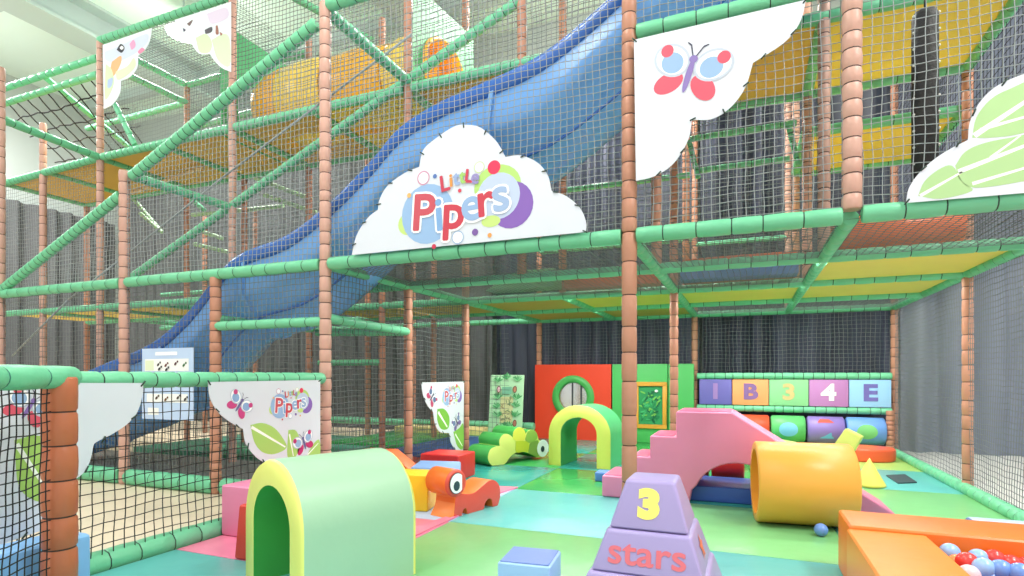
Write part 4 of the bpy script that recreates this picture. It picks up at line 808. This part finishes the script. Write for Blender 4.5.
for x, y, rgb in ((132, 190, (224, 180, 190)), (255, 195, (190, 130, 100)), (130, 485, (214, 190, 150)), (262, 455, (170, 110, 90))): c = jp(x, y); it += [(ell(c[0], c[1], .036, .062, 0, 12), (110, 70, 60)), (ell(c[0], c[1], .024, .046, 0, 12), rgb)]
shapes('jungle_print', J, JP, it, .003)
RPn = thing('porthole_play_board', 'red padded wall panel with a green ringed round mirror window', 'play panel', (-2.85, 9.8, 0)); BP = PV(9.72)
x0, x1, zt = BP.px(535, 365)[0], BP.px(611, 365)[0], BP.px(570, 364.5)[1]; pc = BP.px(573, 397)
ring_board(Plane((0, 9.8, 0), (1, 0, 0), (0, 0, 1), (0, -1, 0)), x0, x1, 0, zt, pc, .26, .08, 'panel', foam('panel red', (228, 70, 44)), RPn)
mb = MB(); n = 36
mb.rings([[BP.p(pc[0] + r * math.cos(a), pc[1] + r * math.sin(a), h) for a in [2 * math.pi * k / n for k in range(n)]] for r, h in ((.385, .001), (.38, .025), (.27, .03), (.25, .0), (.385, .001))], 0, True, False); mb.build('ring', foam('panel green', (76, 166, 84)), RPn)
mb = MB(); disc(mb, BP, ell(pc[0], pc[1], .262, .262, 0, 36), -.03, 0); mb.build('mirror', mat('porthole mirror', (226, 228, 224), .12, .5, metal=.85), RPn)
mb = MB()
for dx in (-.03, .13): mb.box((pc[0] + dx, 9.735, pc[1] - .25), (pc[0] + dx + .025, 9.749, pc[1] + .25))
mb.build('glazing_bar', mat('dark bar', (60, 62, 64), .5), RPn)
GPn = thing('jungle_play_board', 'green padded wall panel with an orange framed jungle picture', 'play panel', (-1.5, 9.8, 0))
x0, x1 = BP.px(612, 365)[0], BP.px(694, 365)[0]; PG2 = foam('panel mid green', (80, 180, 96))
mb = MB(); mb.box((x0, 9.72, 0), (x1 - .42, 9.8, zt)); mb.box((x1 - .41, 9.72, 0), (x1, 9.8, zt)); mb.build('panel', PG2, GPn, .02, 2)
fx0, fy0 = BP.px(634.5, 428); fx1, fy1 = BP.px(667, 382)
mb = MB(); e = .07
mb.prism(BP, rect(fx0, fx1, fy1 - e, fy1), .002, .03); mb.prism(BP, rect(fx0, fx1, fy0, fy0 + e), .002, .03); mb.prism(BP, rect(fx0, fx0 + e, fy0 + e, fy1 - e), .002, .03); mb.prism(BP, rect(fx1 - e, fx1, fy0 + e, fy1 - e), .002, .03); mb.build('picture_frame', foam('frame orange', (226, 160, 62)), GPn, .006, 1)
it = [(rect(fx0 + e, fx1 - e, fy0 + e, fy1 - e), (52, 150, 92))]
for k in range(70):
    x, y = rr.uniform(fx0 + e + .05, fx1 - e - .05), rr.uniform(fy0 + e + .03, fy1 - e - .03); it.append((ell(x, y, .05, .014, rr.uniform(0, 180), 8), rr.choice([(30, 104, 70), (70, 176, 110), (40, 130, 84), (120, 190, 90)])))
it.append((ell(fx1 - e - .1, fy1 - e - .08, .03, .022, 0, 10), (240, 244, 244)))
shapes('jungle_picture', GPn, BP, it, .003)
# letter panels between two padded rails
LB = thing('letter_rail', 'pair of green padded rails holding the row of letter panels', 'rail', (.6, 9.75, 0))
LP = PV(9.7); za, zb = LP.px(790, 376)[1], LP.px(790, 409.5)[1]
beam(LB, (-.73, 9.74, za), (1.98, 9.74, za), r=.05, seg=.14, name='rail'); beam(LB, (-.73, 9.74, zb), (1.98, 9.74, zb), r=.05, seg=.14, name='rail')
xs = [LP.px(x, 392)[0] for x in (699, 732, 769, 809, 849, 892)]
for k, (ch, rgb, lrgb, desc) in enumerate([('1', (112, 104, 182), (168, 130, 196), 'purple padded panel with a faint numeral 1'), ('B', (244, 162, 106), (140, 104, 160), 'peach padded panel lettered B in purple'), ('3', (142, 206, 148), (206, 188, 130), 'pale green padded panel with a faint peach 3'), ('4', (190, 130, 190), (238, 244, 236), 'mauve padded panel with a white numeral 4'), ('E', (156, 204, 240), (112, 106, 176), 'pale blue padded panel lettered E in violet')]):
    t = thing('letter_cushion', desc, 'play panel', ((xs[k] + xs[k + 1]) / 2, 9.74, zb), 'letter panels between the green rails')
    mb = MB(); mb.box((xs[k] + .004, 9.71, zb + .055), (xs[k + 1] - .004, 9.77, za - .055)); mb.build('panel', foam('letter panel %d' % k, rgb), t, .012, 2)
    mb = MB(); letter(mb, LP, ch, (xs[k] + xs[k + 1]) / 2, (za + zb) / 2, .33, -.004 + .0, 0, 0, .014, 1.15); mb.build('letter', prnt(lrgb), t)
# printed rollers below
zr = (LP.px(800, 414)[1] + LP.px(800, 444)[1]) / 2; xr = [LP.px(x, 428)[0] for x in (735, 770, 806, 845, 886)]
for k, (rgb, pr, lab) in enumerate([((226, 84, 52), (120, 190, 110), 'orange red play roller below the letter panels, half behind the pink ramp'), ((96, 190, 110), (120, 190, 220), 'green play roller with a pale blue print below the letter panels'), ((140, 118, 190), (110, 180, 226), 'purple play roller with blue and red prints below the letter panels'), ((112, 160, 226), (120, 196, 120), 'pale blue play roller with a green print, last in its row')]):
    t = thing('play_roller', lab, 'roller', (xr[k], 9.74, zr), 'printed play rollers in a row'); r = .2
    mb = MB(); mb.lathe((xr[k] + .01, 9.74, zr), (xr[k + 1] - .01, 9.74, zr), [(0, r - .03), (.02, r), (xr[k + 1] - xr[k] - .04, r), (xr[k + 1] - xr[k] - .02, r - .03)], 28); mb.build('drum', foam('roller %d' % k, rgb), t)
    mb = MB(); cxm = (xr[k] + xr[k + 1]) / 2
    def onroll(a, ang, h=.003): return Vector((a, 9.74 - (r + h) * math.cos(ang), zr + (r + h) * math.sin(ang)))
    if k == 2: pols = [([(-.09, -.62), (.1, -.62), (.06, -.12)], 0), ([(-.12, .6), (.1, .62), (.04, .95), (-.08, .95)], 1)]
    else: pols = [(ell(0, 0 if k else -.1, .13, .55, 0, 20), 0)]
    for pts, mi in pols: 
        c0 = (sum(p[0] for p in pts) / len(pts), sum(p[1] for p in pts) / len(pts)); vs = [onroll(cxm + c0[0], c0[1])] + [onroll(cxm + a, g, .004) for a, g in pts]; nn = len(pts)
        mid = [onroll(cxm + (a + c0[0]) / 2, (g + c0[1]) / 2, .004) for a, g in pts]
        mb.add(vs + mid, [[0, nn + 1 + i, nn + 1 + (i + 1) % nn] for i in range(nn)] + [[nn + 1 + i, 1 + i, 1 + (i + 1) % nn, nn + 1 + (i + 1) % nn] for i in range(nn)], mi, True)
    mb.build('print', [prnt(pr), prnt((224, 96, 84))], t)
rb = thing('roller_axle', 'dark axle bar carrying the four printed play rollers', 'rail', (.6, 9.74, zr)); mb = MB(); mb.cyl((-.7, 9.74, zr), (1.98, 9.74, zr), .02, 10); mb.build('bar', mat('dark steel', (70, 74, 80)), rb)
mb = MB(); padded(mb, (1.93, 9.62, 0), (1.93, 9.62, zb + .02), .05, .07, 12); mb.build('end_post', [BROWN, TIEB], rb)
# foam pieces lying on the deck above
def deckroll(lab, u0, u1, v, z, r, m):
    mb = MB(); mb.lathe((u0, v, z), (u1, v, z), [(0, r * .85), (.02, r), (u1 - u0 - .02, r), (u1 - u0, r * .85)], 22); tag(mb.build('foam_roll', m), lab, 'foam roll')
TERR = foam('terracotta foam', (224, 112, 66))
deckroll('terracotta foam roll on the deck behind the right end of the front beam', .7, 1.62, 5.62, H1 + .2, .155, TERR)
mb = MB(); mb.box((-.65, 6.35, H1 + .02), (.5, 6.6, H1 + .16)); one('foam_block', 'long blue foam block on the deck netting, right of the middle post', 'foam block', mb, foam('deck blue', (96, 140, 206)), .02)
mb = MB(); mb.box((-.65, 6.62, H1 + .03), (.5, 6.78, H1 + .3)); one('foam_block', 'long terracotta foam block behind the blue one on the deck netting', 'foam block', mb, TERR, .02)
mb = MB(); mb.box((-2.0, 6.5, H1 + .03), (-.9, 6.75, H1 + .2)); one('foam_block', 'long terracotta foam block on the deck netting, left of the middle post', 'foam block', mb, TERR, .02)
mb = MB(); mb.prism(PV(6.3), [(-2.95, H1 + .03), (-2.5, H1 + .25), (-2.05, H1 + .25), (-2.05, H1 + .03)], -.3, 0); one('foam_ramp', 'pale green foam ramp on the deck netting under the cloud banner', 'foam ramp', mb, foam('deck green', (150, 206, 150)), .02)
# black hanging roll at the upper right
HPl = PV(4.8); c0 = HPl.px(925, 10); c1 = HPl.px(925, 192)
t = thing('hanging_roll', 'tall black hanging bag roll behind the net at the upper right', 'punch bag', (c0[0], 4.8, c1[1]))
mb = MB(); mb.lathe((c0[0], 4.8, c1[1]), (c0[0], 4.8, c0[1] - .02), [(0, .06), (.02, .08), (c0[1] - c1[1] - .05, .08), (c0[1] - c1[1] - .02, .07)], 20); mb.build('bag', vinyl('black mesh cloth', (48, 46, 46), rough=.6, bump=.5, bscale=30), t)
mb = MB()
for k in range(11):
    for s in (-1, 1): mb.sphere((c0[0] + s * .074, 4.765, c1[1] + .08 + k * .115), .009, 8, 6)
mb.build('eyelet', mat('white stud', (230, 230, 224), .4), t)
mb = MB(); mb.cyl((c0[0], 4.8, c0[1] - .04), (c0[0], 4.8, 4.9), .008, 8); mb.build('strap', TIE, t)
mb = MB(); mb.cyl((.62, 4.8, 4.93), (2.03, 4.8, 4.93), .03, 10); mb.build('hanging_bar', GREEN, t)
